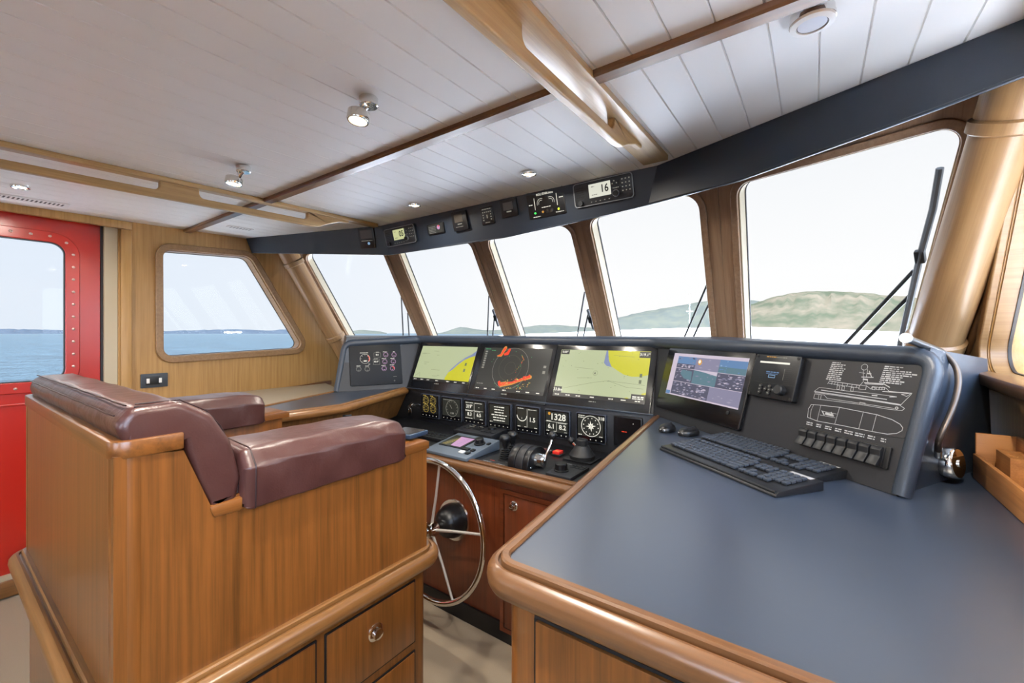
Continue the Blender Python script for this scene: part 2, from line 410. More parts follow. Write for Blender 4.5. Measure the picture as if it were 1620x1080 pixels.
# port wall with door and window openings (polygon in Y,Z)
def side_wall(name, x, t, holes, label=None):
    f = lambda z: 2.20-.61*(z-1.45)+.03
    out = [(YB, 0), (2.52, 0), (2.52, .95), (f(1.0), 1.0), (f(2.2), 2.2), (YB, 2.2)]
    mb = MB().holes(out, holes, t, PLN['yz'] if x < -1 else PLN['yz'])
    o = mb.build(name, W['wallz'], M=T4((x, 0, 0))); struct(o); return o
door_hole = [(-.14, .09), (.745, .09), (.745, 2.145), (-.14, 2.128)]
pw = [(.975, 1.286), (1.955, 1.318), (1.515, 2.052), (.972, 2.020)]
pwr = round_poly(pw, [.06, .05, .08, .05], 8)
side_wall('wall_left', XW-.10, .10, [door_hole, pwr])
sw = [(.90, 1.30), (2.04, 1.325), (1.62, 2.04), (.90, 2.02)]
swr = round_poly(sw, [.07, .07, .09, .07], 8)
sw2 = rrect(-.75, 1.55, 1.5, 1.1, .1)          # glazed door window further aft on the starboard side
side_wall('wall_right', XS, .10, [swr, sw2])
bw = [rrect(-2.75, 1.5, 1.2, .95, .08), rrect(-.35, 1.5, 1.2, .95, .08)]
struct(MB().holes([(-3.72, 0), (.6, 0), (.6, 2.1), (-3.72, 2.1)], bw, -.08, PLN['xz']).build('wall_back', W['wallz'], M=T4((0, YB, 0))))

def offset_loop(lp, d):
    n = len(lp); out = []
    c = sum((V(p) for p in lp), V((0, 0)))/n
    for i in range(n):
        p0, p, p1 = V(lp[i-1]), V(lp[i]), V(lp[(i+1) % n]); t = (p1-p0).normalized(); q = V((t.y, -t.x))
        if q.dot(p-c) < 0: q = -q
        out.append(p+q*d)
    return out
# windscreen wall, five facets, each with one rounded opening
ZL, ZH = .9, 2.17
wf = MB(); win = []
for i in range(5):
    A, Bp, C, D = wpt(i, 1.45), wpt(i+1, 1.45), wpt(i+1, 2.09), wpt(i, 2.09)
    u = (Bp-A); n = u.cross(((D+C)-(A+Bp))/2).normalized()
    if n.y > 0: n = -n
    fr = Fr(A, u, n)
    to2 = lambda p: V(((p-fr.o).dot(fr.u), (p-fr.o).dot(fr.v)))
    outl = [to2(wpt(i, ZL)), to2(wpt(i+1, ZL)), to2(wpt(i+1, ZH)), to2(wpt(i, ZH))]
    l = .185 if i == 0 else (.085 if i == 4 else .07); r = .17 if i == 4 else (.085 if i == 3 else .07)
    zb, zt = 1.30, (2.085 if i == 4 else 2.10)
    def pt(k, z, off):
        a = to2(wpt(i+k, z)); return a+V((off, 0))
    hole = round_poly([pt(0, zb, l), pt(1, zb, -r), pt(1, zt, -r+(.035 if i == 4 else 0)), pt(0, zt, l)], [.05, .05, .05 if i == 4 else .075, .065], 8)
    wf.holes(outl, [hole], -.06, fr.mat()); win.append((fr, hole))
wfo = wf.build('wall_front', W['mullz']); RK = Matrix.Rotation(math.atan(.61), 4, 'X'); wfo.data.transform(RK.inverted()); wfo.matrix_world = RK; struct(wfo)
def window(idx, fr, hole, depth, fm, beadw=.03, rev=cream, prd=.012):
    w = bpy.data.objects.new('window_%d' % idx, None); COL.objects.link(w); w.matrix_world = fr.mat(); struct(w)
    MB().m(fm).ringpoly(hole, offset_loop(hole, beadw), 0.0, prd).build('window_frame', None, w, bevmod=.004)
    MB().m(rev).ringpoly(offset_loop(hole, .001), offset_loop(hole, -.005), -depth+.004, -.004).m(rubber).ringpoly(offset_loop(hole, -.001), offset_loop(hole, -.008), -depth-.004, -depth+.004).build('window_seal', None, w)
    MB().prism(offset_loop(hole, -.003), -depth-.002, -depth+.003).build('pane', glass, w)
    return w
for i, (fr, hole) in enumerate(win): window(i+1, fr, hole, .06, W['mullz'])
def sidewin(idx, x, loop, n, fm):
    fr = Fr((x, 0, 0), (0, 1, 0) if n > 0 else (0, -1, 0), (n, 0, 0))      # local x = +/-Y, local y = Z
    lp = [V((p[0]*(1 if n > 0 else -1), p[1])) for p in loop]
    return window(idx, fr, lp, .085 if n > 0 else .045, fm, .042, W['pillz'], prd=.02)
sidewin(6, XW, pwr, 1, W['pillz']); sidewin(7, XS, swr, -1, W['pillz']); sidewin(8, XS, sw2, -1, W['trimz'])
for k, h in enumerate(bw):
    fr = Fr((0, YB, 0), (-1, 0, 0), (0, 1, 0)); window(9+k, fr, [V((-p[0], p[1])) for p in h], .07, W['trimz'])

# red watertight door on the port side
FD = Fr((XW-.03, 0, 0), (0, 1, 0), (1, 0, 0))
d = bpy.data.objects.new('door_1', None); COL.objects.link(d); d.matrix_world = FD.mat(); struct(d, 'red steel door with a riveted window in the port wall')
dh = rrect(.165, 1.578, .70, .81, .065, 8)
MB().holes([(-.16, .10), (.668, .10), (.668, 2.150), (-.16, 2.140)], [dh], -.045).build('door_leaf', red, d, bevmod=.004)
dr = MB().ringpoly(dh, offset_loop(dh, .062), 0, .010); dr.build('window_flange', red, d, bevmod=.004)
MB().m(rubber).ringpoly(offset_loop(dh, .002), offset_loop(dh, -.005), -.02, .006).build('window_seal', None, d)
MB().prism(offset_loop(dh, -.002), -.02, -.014).build('pane', glass, d)
rv = offset_loop(dh, .034); acc = 0; last = None; tot = []
P = rv+[rv[0]]
for i in range(len(P)-1):
    a, c = P[i], P[i+1]; L_ = (c-a).length
    if L_ < 1e-6: continue
    while acc <= L_: tot.append(a+(c-a)*(acc/L_)); acc += .0745
    acc -= L_
rb = MB().lathe([(.0075, 0), (.0075, .002), (.004, .0045), (0, .005)], 12)
r0_ = rb.build('rivet', rivet_m, d, T4((tot[0].x, tot[0].y, .010)))
for q in tot[1:]:
    c = r0_.copy(); COL.objects.link(c); c.parent = d; c.matrix_local = T4((q.x, q.y, .010))
MB().box((.26, 1.05, .005), (.78, .012, .01), .003).build('stiffening_rib', red, d)
# door lining and casing
t = MB().m(cream).box((XW-.035, .712, 1.12), (.07, .062, 2.05)).m(rubber).box((XW-.045, .676, 1.12), (.04, .012, 2.04)).m(cream).box((XW-.06, .27, .10), (.12, .84, .03))
struct(t.build('trim_1', None), 'cream lining and rubber seal of the red door')
t = MB().box((XW+.008, .782, 1.058), (.03, .055, 2.114), .006).box((XW+.008, .325, 2.142), (.03, .97, .052), .008)
struct(t.build('trim_2', W['wallz']), 'teak casing round the red door')
struct(MB().box((XW+.012, .27, .05), (.03, 1.0, .085), .006).box((XW+.012, -1.2, .05), (.03, 1.9, .085), .006).build('baseboard_left', W['trimy']))
# ceiling battens
yt = 1.112
struct(MB().prism([(-.024, 0), (-.024, -.014), (-.019, -.020), (.019, -.020), (.024, -.014), (.024, 0)], XW, XS, pl='yz').build('trim_3', W['darkx'], M=T4((0, yt, ceil_z(yt)))), 'reddish teak batten running across the white ceiling')
# grab rails on flat ceiling battens
def grab_rail(x, label, w):
    y0, y1 = -1.3, 1.83
    g = thing('grab_rail', label, 'handrail', loc=(x, .2, ceil_z(.2)))
    z = lambda Y, dz: (Y-.2, ceil_z(Y)-ceil_z(.2)+dz)
    MB().prism([z(y0, 0), z(y1, 0), z(y1, -.022), z(y0, -.022)], -w/2, w/2, .003, 'yz').build('ceiling_batten', W['raily'], g)
    out = [z(y0, -.013), z(1.615, -.013), z(1.615, -.034), z(1.55, -.040), z(1.47, -.068), z(1.42, -.092), z(1.36, -.098), z(y0, -.098)]
    hs = []
    for a, c in ((-1.15, -.55), (-.38, .645) if False else (-.05-.33, .645), (.80, 1.34)):
        hs.append(round_poly([z(a, -.064), z(c, -.064), z(c, -.019), z(a, -.019)], [.030, .030, .004, .004], 5))
    MB().holes(out, hs, .026, PLN['yz'] @ T4((0, 0, -.013))).build('rail', W['raily'], g, bevmod=.005)
    return g
grab_rail(-2.45, 'long slotted teak grab rail on the ceiling by the port wall', .05)
grab_rail(-.553, 'long slotted teak grab rail on the ceiling nearest the camera', .105)

# round corner pillars
def pillar(name, x, y, r, label, kx=0):
    p = bpy.data.objects.new(name, None); COL.objects.link(p); p.location = (x, y, 1.45); struct(p, label)
    ax_ = V((kx, -.61, 1)); p.rotation_euler = ax_.to_track_quat('Z', 'Y').to_euler()
    k = lambda z: (0, 0, (z-1.45)*ax_.length)
    MB().tube([k(1.0), k(1.45), k(1.8), k(2.14)], r, 32).build('casing', W['pillz'], p)
    for zz, h in ((1.995, .035), (1.40, .04)):
        a, c = V(k(zz)), V(k(zz+h)); MB().tube([a, a+(c-a)*.15, a+(c-a)*.85, c], [r, r+.009, r+.009, r], 32).build('collar', W['pillz'], p)
    return p
pillar('trim_4', .342, 2.04, .071, 'round teak covered pillar in the starboard front corner', .14)
pillar('trim_5', -3.40, 2.10, .07, 'round teak covered pillar in the port front corner')
a = V((.395, 2.25, 1.15)); struct(MB().tube([a, a+V((.12, -.66, 1))], .011, 12).build('trim_6', W['darkz']), 'thin round teak bead beside the starboard pillar')

# ------------------------------------------------------------------ overhead instrument fascia
ft = [(-3.54, 1.60), (-2.48, 1.88), (-.54, 1.80), (.52, 1.475)]
FTop = [PC(*p) for p in ((395, 376), (603, 358), (820, 300), (1043, 243), (1200, 182), (1380, 117), (1500, 75), (1625, 28))]
lowpx = [(408, 400, 1.66), (615, 402, 1.93), (800, 374, 1.90), (930, 345, 1.885), (1024, 322, 1.86), (1165, 285, 1.77), (1290, 242, 1.66), (1400, 203, 1.58), (1500, 168, 1.50), (1625, 122, 1.40)]
C0, C1 = V((-2.49, 1.88, 0)), V((-.555, 1.815, 0))
FC = Fr((-2.49, 1.875, ceil_z(1.875)), (1.935, -.06, 0), (0.031, -1, -.26))
def on_fc(px, py): q = FC.loc(px, py); return FC.pt(q.x, q.y)
A0 = PC(395, 376); A1 = on_fc(603, 358); A2 = on_fc(1040, 244)
FL = Fr(A1, A1-A0, ((A1-A0).cross(V((0, 0, 1)))).normalized()+V((0, 0, -.25)))
A3 = PC(1625, 28)
FR_ = Fr(A2, A3-A2, ((A3-A2).cross(V((0, 0, 1)))).normalized()+V((0, 0, .06)))
def onf(F, px, py): q = F.loc(px, py); return F.pt(q.x, q.y)
K1 = onf(FC, 617, 402); K2 = onf(FC, 1026, 322)
top = [A0+V((-.04, -.01, .0)), A1, A2, onf(FR_, 1200, 182), onf(FR_, 1380, 117), onf(FR_, 1500, 75), onf(FR_, 1625, 28), onf(FR_, 1655, 16)]
low = [onf(FL, 398, 399), K1, K2, onf(FR_, 1165, 285), onf(FR_, 1400, 200), onf(FR_, 1500, 163), onf(FR_, 1625, 115), onf(FR_, 1660, 100)]
low.insert(2, onf(FC, 930, 345)); top.insert(2, on_fc(930, 272)); low.insert(2, onf(FC, 800, 374)); top.insert(2, on_fc(820, 300))
for p in top: p.z = ceil_z(p.y)-.001
b = bmesh.new(); tv = [b.verts.new(p) for p in top]; lv = [b.verts.new(p) for p in low]
bv = [b.verts.new(V((p.x+.0, p.y+.045, p.z+.006))) for p in low]; uv = [b.verts.new(V((p.x, p.y+.3, ceil_z(p.y)-.02))) for p in low]
for i in range(len(top)-1):
    for a_, c_ in ((tv, lv), (lv, bv), (bv, uv)): b.faces.new((a_[i], a_[i+1], c_[i+1], c_[i]))
bmesh.ops.recalc_face_normals(b, faces=b.faces[:])
fas = thing('overhead_fascia', 'long blue-black instrument fascia hanging from the ceiling above the windscreen', 'overhead panel', loc=(-1.5, 1.85, 2.0))
fm_ = MB(); fm_.merge(b, T4((1.5, -1.85, -2.0))); fm_.build('panel', fascia_m, fas, smooth=10)
MB().tube([p-V((-1.5, 1.85, 2.0))+V((0, .004, -.001)) for p in low], .005, 8).build('lower_lip', vinyl, fas)

# ================================================================== HELM CONSOLE
ZT = 1.05                                   # height of the wing counters
B0, B1 = V((-.645, 2.10, ZT)), V((.165, 1.40, ZT)); T0 = V((-.672, 2.25, 1.40))
P0, P1 = V((-2.437, 2.10, ZT)), PZ(533, 620, ZT); Q0 = V((-2.475, 2.25, 1.40))
FCN = Fr(B0, (1, 0, 0), (0, -(T0.z-B0.z), (T0.y-B0.y)))                    # screens, origin at starboard kink
FWR = Fr(B0, B1-B0, (B1-B0).cross(T0-B0)); 
if FWR.n.y > 0: FWR = Fr(B0, B1-B0, -FWR.n)
FWL = Fr(P0, P0-P1, (P0-P1).cross(Q0-P0))
if FWL.n.y > 0: FWL = Fr(P0, P0-P1, -FWL.n)
FI = Fr((-.645, 2.10, .823), (1, 0, 0), (0, -1, 0))                        # small instruments
FD_ = Fr((-1.6, 1.56, .823), (1, 0, 0), (0, 0, 1))                         # helm desk top
FT = Fr((-.46, .61, ZT), (1, 0, 0), (0, 0, 1))                             # chart table top
def onF(F, px, py): q = F.loc(px, py); return F.pt(q.x, q.y)
T1 = onF(FWR, 1474, 562); Q1 = onF(FWL, 546, 543); 
hc = thing('helm_console', 'dark cherry helm console with angled black dashboard and black screen wall', 'console', loc=(-1.5, 1.6, 0))
HO = V((-1.5, 1.6, 0)); HM = T4(-HO)
# body behind the panels
bot = [B1, B0, P0, P1, V((-3.3, 2.14, ZT)), V((-2.645, 2.38, ZT)), V((-1.895, 2.58, ZT)), V((-1.13, 2.58, ZT)), V((-.37, 2.40, ZT)), V((.43, 2.13, ZT)), V((.44, 1.90, ZT))]
ztop = 1.432
tp = [T1+V((0, 0, 0)), T0, Q0, Q1, V((-3.3, 2.14, ztop)), V((-2.645, 2.40, ztop)), V((-1.895, 2.60, ztop)), V((-1.13, 2.60, ztop)), V((-.37, 2.41, ztop)), V((.43, 2.13, 1.37)), V((.44, 1.95, 1.37))]
for i in (1, 2): tp[i] = V((tp[i].x, tp[i].y+.012, ztop))
tp[0] = V((T1.x, T1.y+.012, 1.412)); tp[3] = V((Q1.x, Q1.y+.012, 1.425))
def loft(bt, tt):
    b = bmesh.new(); n = len(bt); A = [b.verts.new(p) for p in bt]; C = [b.verts.new(p) for p in tt]
    for i in range(n): b.faces.new((A[i], A[(i+1) % n], C[(i+1) % n], C[i]))
    bmesh.ops.triangulate(b, faces=[b.faces.new(C), b.faces.new(A)]); bmesh.ops.recalc_face_normals(b, faces=b.faces[:]); return b
MB().merge(loft(bot, tp), HM).build('dashboard', vinyl, hc, smooth=20)
# black faces set in the vinyl
def qd(F, pts, t): return [F.loc(*p) for p in pts]
MB().prism([V(((p-FCN.o).dot(FCN.u), (p-FCN.o).dot(FCN.v))) for p in (P0, B0, T0, Q0)], -.005, .004).build('screen_panel', panel_m, hc, HM @ FCN.mat())
w_ = lambda p, F=FWR: V(((p-F.o).dot(F.u), (p-F.o).dot(F.v)))
MB().prism([w_(B0), w_(B1), w_(T1), w_(T0)], -.005, .004).build('starboard_panel', plate_m, hc, HM @ FWR.mat())
w2 = lambda p: w_(p, FWL)
MB().prism([w2(P1), w2(P0), w2(Q0), w2(Q1)], -.005, .004).build('port_panel', panel_m, hc, HM @ FWL.mat())
MB().box((-1.665, 2.145, (.80+ZT)/2), (2.11, .09, ZT-.80), .002, HM).build('instrument_panel', panel_m, hc)
MB().box((-1.541, 2.096, ZT+.001), (1.80, .022, .010), .003, HM).build('ledge', vinyl, hc)
# padded roll along the top and down the starboard end
def rnd3(path, r, seg=6):
    out = [V(path[0])]
    for i in range(1, len(path)-1):
        p0, p, p1 = V(path[i-1]), V(path[i]), V(path[i+1]); a = (p0-p).normalized(); c = (p1-p).normalized(); rr = min(r, (p0-p).length*.45, (p1-p).length*.45)
        for k in range(seg+1):
            t = k/seg; out.append((p+a*rr)*(1-t)**2 + p*2*t*(1-t) + (p+c*rr)*t*t)
    return out+[V(path[-1])]
n_ = FWR.n*.004
roll = [B1+V((.010, .008, .0))+n_, T1+V((.012, .004, -.008))+n_, T0+V((.0, .0, .0)), Q0, Q1+V((-.004, .0, -.005)), P1+V((-.012, .004, 0))]
rp = rnd3(roll, .05); MB().tube([p-HO for p in rp], [.020+.010*min(1, max(0, (i-3)/5))-.010*max(0, min(1, (i-len(rp)+8)/5)) for i in range(len(rp))], 14).build('padded_roll', vinyl, hc)
# helm desk
MB().box((-1.53, 1.872, .808), (2.1, .596, .03), .002, HM).build('desk_top', black, hc)
nose = [(-.055, -.05), (-.028, -.058), (.0, -.052), (.010, -.03), (.004, -.010), (-.012, .002), (-.03, .004), (-.055, .002)]
def nosing(path, top, h=.05, out=.03, inn=.045, closed=False, lip=True):
    """moulded wooden edge, rounded outside, with a raised inner fillet"""
    pr = [(-inn, .003), (-inn+.003, .007), (-.002, .007), (.001, .004), (.0015, -.007), (.0045, -.007), (.006, -.002), (out*.42, -.001), (out*.75, -.006), (out*.95, -.015), (out, -h*.5), (out*.93, -h*.7), (out*.72, -h*.88), (out*.4, -h*.98), (.0, -h), (-inn, -h)]
    return pr
dn = nosing(0, 0, .055, .032, .03)
MB().sweep(dn, [V((x, 1.572, .823))-HO for x in (-2.6, -.55)]).build('nosing', W['darkx'], hc)
MB().box((-1.6, 1.83, .395), (2.05, .44, .79), .002, HM).build('cabinet', W['cherz'], hc)
MB().box((-1.6, 1.63, .045), (2.05, .06, .085), 0, HM).m(black).build('plinth', blackm, hc)
dz = [(-1.19, .07), (-.62, .07), (-.62, .70), (-1.19, .70)]
MB().ringpoly([V(p) for p in dz], offset_loop(dz, .028), 0, .012).build('door_frame', W['cherx'], hc, HM @ T4((0, 1.61, 0)) @ PLN['xz'] @ Matrix.Scale(-1, 4, (0, 0, 1)))
cd = MB().box((-.905, 1.606, .385), (.560, .014, .622), .003, HM).build('cabinet_door', W['cherz'], hc)
kn = MB().lathe([(.022, 0), (.022, .003), (.018, .006), (.012, .007), (.011, .012), (.014, .016), (.013, .021), (0, .023)], 20).build('knob', chrome, cd, HM @ align(PY(813, 800, 1.599), (0, -1, 0)))

# steering wheel
WC = V((-1.5, 1.435, .508)); steel_br = plain('brushed_spoke_steel', '#e2ded6', .38, .75)
sw_ = thing('steering_wheel', 'large chrome five spoked steering wheel in front of the cherry helm console', 'steering wheel', loc=WC)
wr = .325; tilt = Matrix.Rotation(math.radians(-3), 4, 'X')
Wm = tilt @ Matrix.Rotation(math.radians(90), 4, 'X')       # wheel plane local xy -> xz
MB().tube([(wr*math.cos(a*math.pi/36), wr*math.sin(a*math.pi/36), 0) for a in range(72)], .0135, 12, True).build('rim', chrome, sw_, Wm)
for k in range(5):
    a = math.radians(11+72*k); q = V((math.cos(a), math.sin(a), 0))
    MB().tube([q*.02+V((0, 0, .0)), q*.16+V((0, 0, -.004)), q*(wr-.006)], [.0075, .0065, .006], 10).build('spoke', steel_br, sw_, Wm)
MB().lathe([(0, .042), (.018, .042), (.020, .034), (.032, .028), (.036, .012), (.036, -.022), (.026, -.036), (.018, -.05), (.018, -.10), (0, -.10)], 28).build('hub', chrome, sw_, Wm)
MB().m(black).lathe([(.022, -.06), (.05, -.07), (.07, -.095), (.082, -.13), (.085, -.155)], 32).m(chrome).lathe([(.085, -.150), (.100, -.150), (.102, -.160), (.085, -.162)], 36).build('boss', None, sw_, Wm)

# ------------------------------------------------------------------ chart table (starboard wing)
tb = thing('chart_table', 'large black topped chart table with a rounded teak edge, nearest the camera on the right', 'table', loc=(-.1, 1.0, 0))
TO = V((-.1, 1.0, 0)); TM = T4(-TO)
def regrain(o, mat, test):
    o.data.materials.append(mat)
    for p in o.data.polygons:
        if test(p.center): p.material_index = 1
    return o
corner = [(.444, .588), (-.460, .588), (-.622, 2.085)]
edge = [V((p[0], p[1], ZT)) for p in corner]
def rpath(pts, r, seg=8):
    out = [V(pts[0])]
    for i in range(1, len(pts)-1):
        p0, p, p1 = (V(q) for q in (pts[i-1], pts[i], pts[i+1])); a = (p0-p).normalized(); c = (p1-p).normalized(); t = r/math.tan(a.angle(c)/2)
        ctr = p+(a+c).normalized()*(r/math.sin(a.angle(c)/2)); s_ = p+a*t-ctr; e_ = p+c*t-ctr; w = s_.angle(e_)
        for k in range(seg+1):
            f = k/seg; out.append(ctr+(s_*math.sin((1-f)*w)+e_*math.sin(f*w))/math.sin(w))
    return out+[V(pts[-1])]
ep = rpath(edge, .045)
tn = nosing(0, 0, .052, .026, .016)
MB().sweep(tn, [p-TO for p in ep[::-1]]).build('nosing', W['darkx'], tb); regrain([o for o in tb.children if o.name.startswith('nosing')][0], W['darky'], lambda c: c.y > -.36)
MB().prism([(p.x, p.y) for p in ep]+[(-.640, 2.12), (.444, 2.12)], ZT-.03, ZT, M=TM).build('table_top', laminate, tb)
inset = rpath([V((.444, .608, 0)), V((-.448, .608, 0)), V((-.60, 2.04, 0))], .035)
MB().prism([(p.x, p.y) for p in inset]+[(.444, 2.04)], 0, ZT-.03, M=TM).build('cabinet', W['seatz'], tb)
dl = PY(851, 978, .606); MB().box((dl.x+.34, .604, dl.z/2+.02), (.68, .014, dl.z-.04), .002, TM).build('cabinet_door', W['seatz'], tb)
MB().m(blackm).box((dl.x-.003, .606, dl.z/2), (.005, .006, dl.z), 0, TM).box((dl.x+.34, .606, dl.z+.003), (.69, .006, .005), 0, TM).build('door_gap', None, tb)

# ------------------------------------------------------------------ port counter and side shelf
pc = thing('port_counter', 'narrow black counter with teak edge to port of the helm, behind the seat', 'counter', loc=(-2.4, 1.5, 0)); PO = V((-2.4, 1.5, 0)); PM = T4(-PO)
N0, N1, N2 = PZ(405, 659, ZT), PZ(541, 641, ZT), V((-2.445, 2.085, ZT))
rl0, rl1 = PZ(405, 646, ZT), PZ(529, 620, ZT)
MB().prism([(N0.x, N0.y), (N1.x, N1.y), (N2.x, N2.y), (-2.9, 2.1), (rl1.x-.05, rl1.y+.12), (rl1.x, rl1.y), (rl0.x, rl0.y)], ZT-.03, ZT, M=PM).build('counter_top', laminate, pc)
MB().sweep([(q[0]*.7, q[1]) for q in nosing(0, 0, .045, .034, .03)], [p-PO for p in (N0, N1, N2)]).build('nosing', W['trimy'], pc)
off = V((-.012, .012, 0))
sk = [N0+off, N1+off, N2+V((-.0, .01, 0))]
b = bmesh.new(); up_ = [b.verts.new(p+V((0, 0, -.04))) for p in sk]; dn_ = [b.verts.new(p+V((-.04 if i == 2 else -.01, -.06 if i == 2 else 0, -.20))) for i, p in enumerate(sk)]
for i in range(2): b.faces.new((up_[i], up_[i+1], dn_[i+1], dn_[i]))
bmesh.ops.solidify(b, geom=b.faces[:], thickness=.02)
MB().merge(b, PM).build('skirt', W['trimz'], pc)
q = N1+off; MB().box((0, 0, 0), (.05, .006, .03), .002, PM @ T4(PX(549, 660, q.x+.01)) @ Matrix.Rotation(.9, 4, 'Z')).build('latch', black, pc)
ss = thing('side_shelf', 'beige topped shelf with teak fiddle rail under the port side window', 'shelf', loc=(-3.0, 1.5, 0)); SO = V((-3.0, 1.5, 0)); SM = T4(-SO)
MB().prism([(XW+.005, .9), (rl0.x, rl0.y-.25), (rl0.x, rl0.y), (rl1.x, rl1.y), (rl1.x-.1, rl1.y+.2), (XW+.005, 2.15)], .975, 1.0, M=SM).build('shelf_top', beige, ss)
MB().sweep([(-.008, -.05), (.008, -.05), (.008, .004), (.004, .008), (-.004, .008), (-.008, .004)], [p-SO for p in (rl0+V((-.01, 0, 0)), rl1+V((-.01, 0, 0)))]).build('fiddle_rail', W['trimy'], ss)
MB().prism([(.9, .945), (2.2, 1.02), (2.2, .985), (.9, .90)], XW+.001, XW+.022, pl='yz', M=SM).build('back_trim', W['seaty'], ss)
MB().box((-3.14, 1.50, .48), (.92, .9, .96), 0, SM).build('cabinet', W['wallz'], ss)
# starboard window sill and the dark panel under it
struct(MB().prism([(-1.0, 1.285), (2.15, 1.335), (2.15, 1.30), (-1.0, 1.25)], XS-.05, XS+.0, .006, 'yz').build('trim_7', W['trimy']), 'teak sill ledge under the starboard side window')

# ================================================================== HELM SEAT
hs_ = thing('helm_chair', 'wide teak boxed helm seat with burgundy leather cushions on a drawer plinth', 'seat', loc=(-1.51, .55, 0))
GO = V((-1.51, .55, 0)); GM = T4(-GO)
XL, XR = -2.02, -1.0
side = [(.2, .74), (.2, 1.232), (.302, 1.222), (.348, 1.098), (.937, 1.112), (.937, .74)]
yr = lambda p: p
mb = MB()
mb.prism(side, XR-.035, XR, pl='yz', M=GM); mb.prism(side, XL, XL+.035, pl='yz', M=GM)
mb.box((-1.51, .225, .985), (.97, .05, .49), 0, GM).box((-1.51, .90, .85), (.97, .05, .22), 0, GM)
mb.box((-1.075, .62, .92), (.13, .6, .37), 0, GM).box((-1.945, .62, .92), (.13, .6, .37), 0, GM)
mb.build('seat_box', W['seatz'], hs_)
# rounded rear corner posts
for sx in (XR-.028, XL+.028):
    MB().tube([V((sx, .228, .745))-GO, V((sx, .228, 1.232))-GO], .030, 20).build('corner_post', W['seatz'], hs_)
capl = round_poly([(XL-.004, .302), (XL-.004, .195), (XR+.004, .195), (XR+.004, .302), (XR-.05, .302), (XR-.05, .245), (XL+.05, .245), (XL+.05, .302)], [0, .03, .03, 0, 0, 0, 0, 0])
MB().prism(capl, 1.226, 1.258, .003, M=GM).build('back_cap', W['seatx'], hs_)
for x0, x1 in ((XR-.155, XR+.004), (XL-.004, XL+.155)):
    MB().prism([(.352, 1.075), (.345, 1.098), (.93, 1.113), (.945, 1.108), (.945, 1.085), (.40, 1.072)], x0, x1, .003, 'yz', GM).build('arm_cap', W['seaty'], hs_)
# leather back cushion: section in Y,Z swept across the seat
def cushion_prism(prof, x0, x1, r, name, seg=26, puff=.0):
    """a soft extrusion whose ends close in a rounded edge"""
    c = sum((V(p) for p in prof), V((0, 0)))/len(prof); b = bmesh.new(); rings = []
    st = [(x0, r)]+[(x0+r*(1-math.cos(a*math.pi/12)), r*(1-math.sin(a*math.pi/12))) for a in range(1, 7)]
    st += [(x0+r+(x1-x0-2*r)*k/seg, 0) for k in range(1, seg)]
    st += [(x1-r*(1-math.cos(a*math.pi/12)), r*(1-math.sin(a*math.pi/12))) for a in range(6, 0, -1)]+[(x1, r)]
    base_ = [V(p) for p in prof]; n = len(base_)
    for x, ins in st:
        lp = []
        for i in range(n):
            t = (base_[(i+1) % n]-base_[i-1]).normalized(); q = V((t.y, -t.x))
            if q.dot(base_[i]-c) < 0: q = -q
            w = math.sin(x*61+i*1.7)*.0007+math.sin(x*23+i*.9)*.0011 if ins == 0 else 0
            p = base_[i]-q*ins+q*w; lp.append(b.verts.new((x, p.x, p.y)))
        rings.append(lp)
    for A, B in zip(rings, rings[1:]):
        for i in range(n): b.faces.new((A[i], A[(i+1) % n], B[(i+1) % n], B[i]))
    b.faces.new(rings[0]); b.faces.new(rings[-1]); bmesh.ops.recalc_face_normals(b, faces=b.faces[:])
    return MB().merge(b, GM).build(name, leather, hs_, smooth=60)
bk = round_poly([(.215, 1.252), (.203, 1.283), (.222, 1.316), (.300, 1.318), (.352, 1.285), (.388, 1.222), (.408, 1.14), (.398, 1.092), (.350, 1.088), (.325, 1.150), (.300, 1.246)], [.012, .03, .03, .04, .05, .05, .02, .015, .005, .02, .004], 4)
cb = cushion_prism(bk, XL+.006, XR-.003, .016, 'back_cushion')
def seamline(pts, par=None): return MB().tube([V(p)-GO for p in pts], .0016, 6).build('seam', piping, par)
for dy, dz_ in ((.222, 1.3165), (.206, 1.300)):
    seamline([(XL+.02+k*(XR-XL-.05)/24, dy+.0009*math.sin(k*1.9), dz_+.0008) for k in range(25)], cb)
fl_ = [(.232, 1.3185), (.30, 1.3175), (.345, 1.290), (.37, 1.255), (.392, 1.20), (.406, 1.145), (.402, 1.11)]
seamline([(XR-.022, y+.002, z+.001) for y, z in fl_], cb); seamline([(XR-.013, y-.001, z-.003) for y, z in fl_], cb)
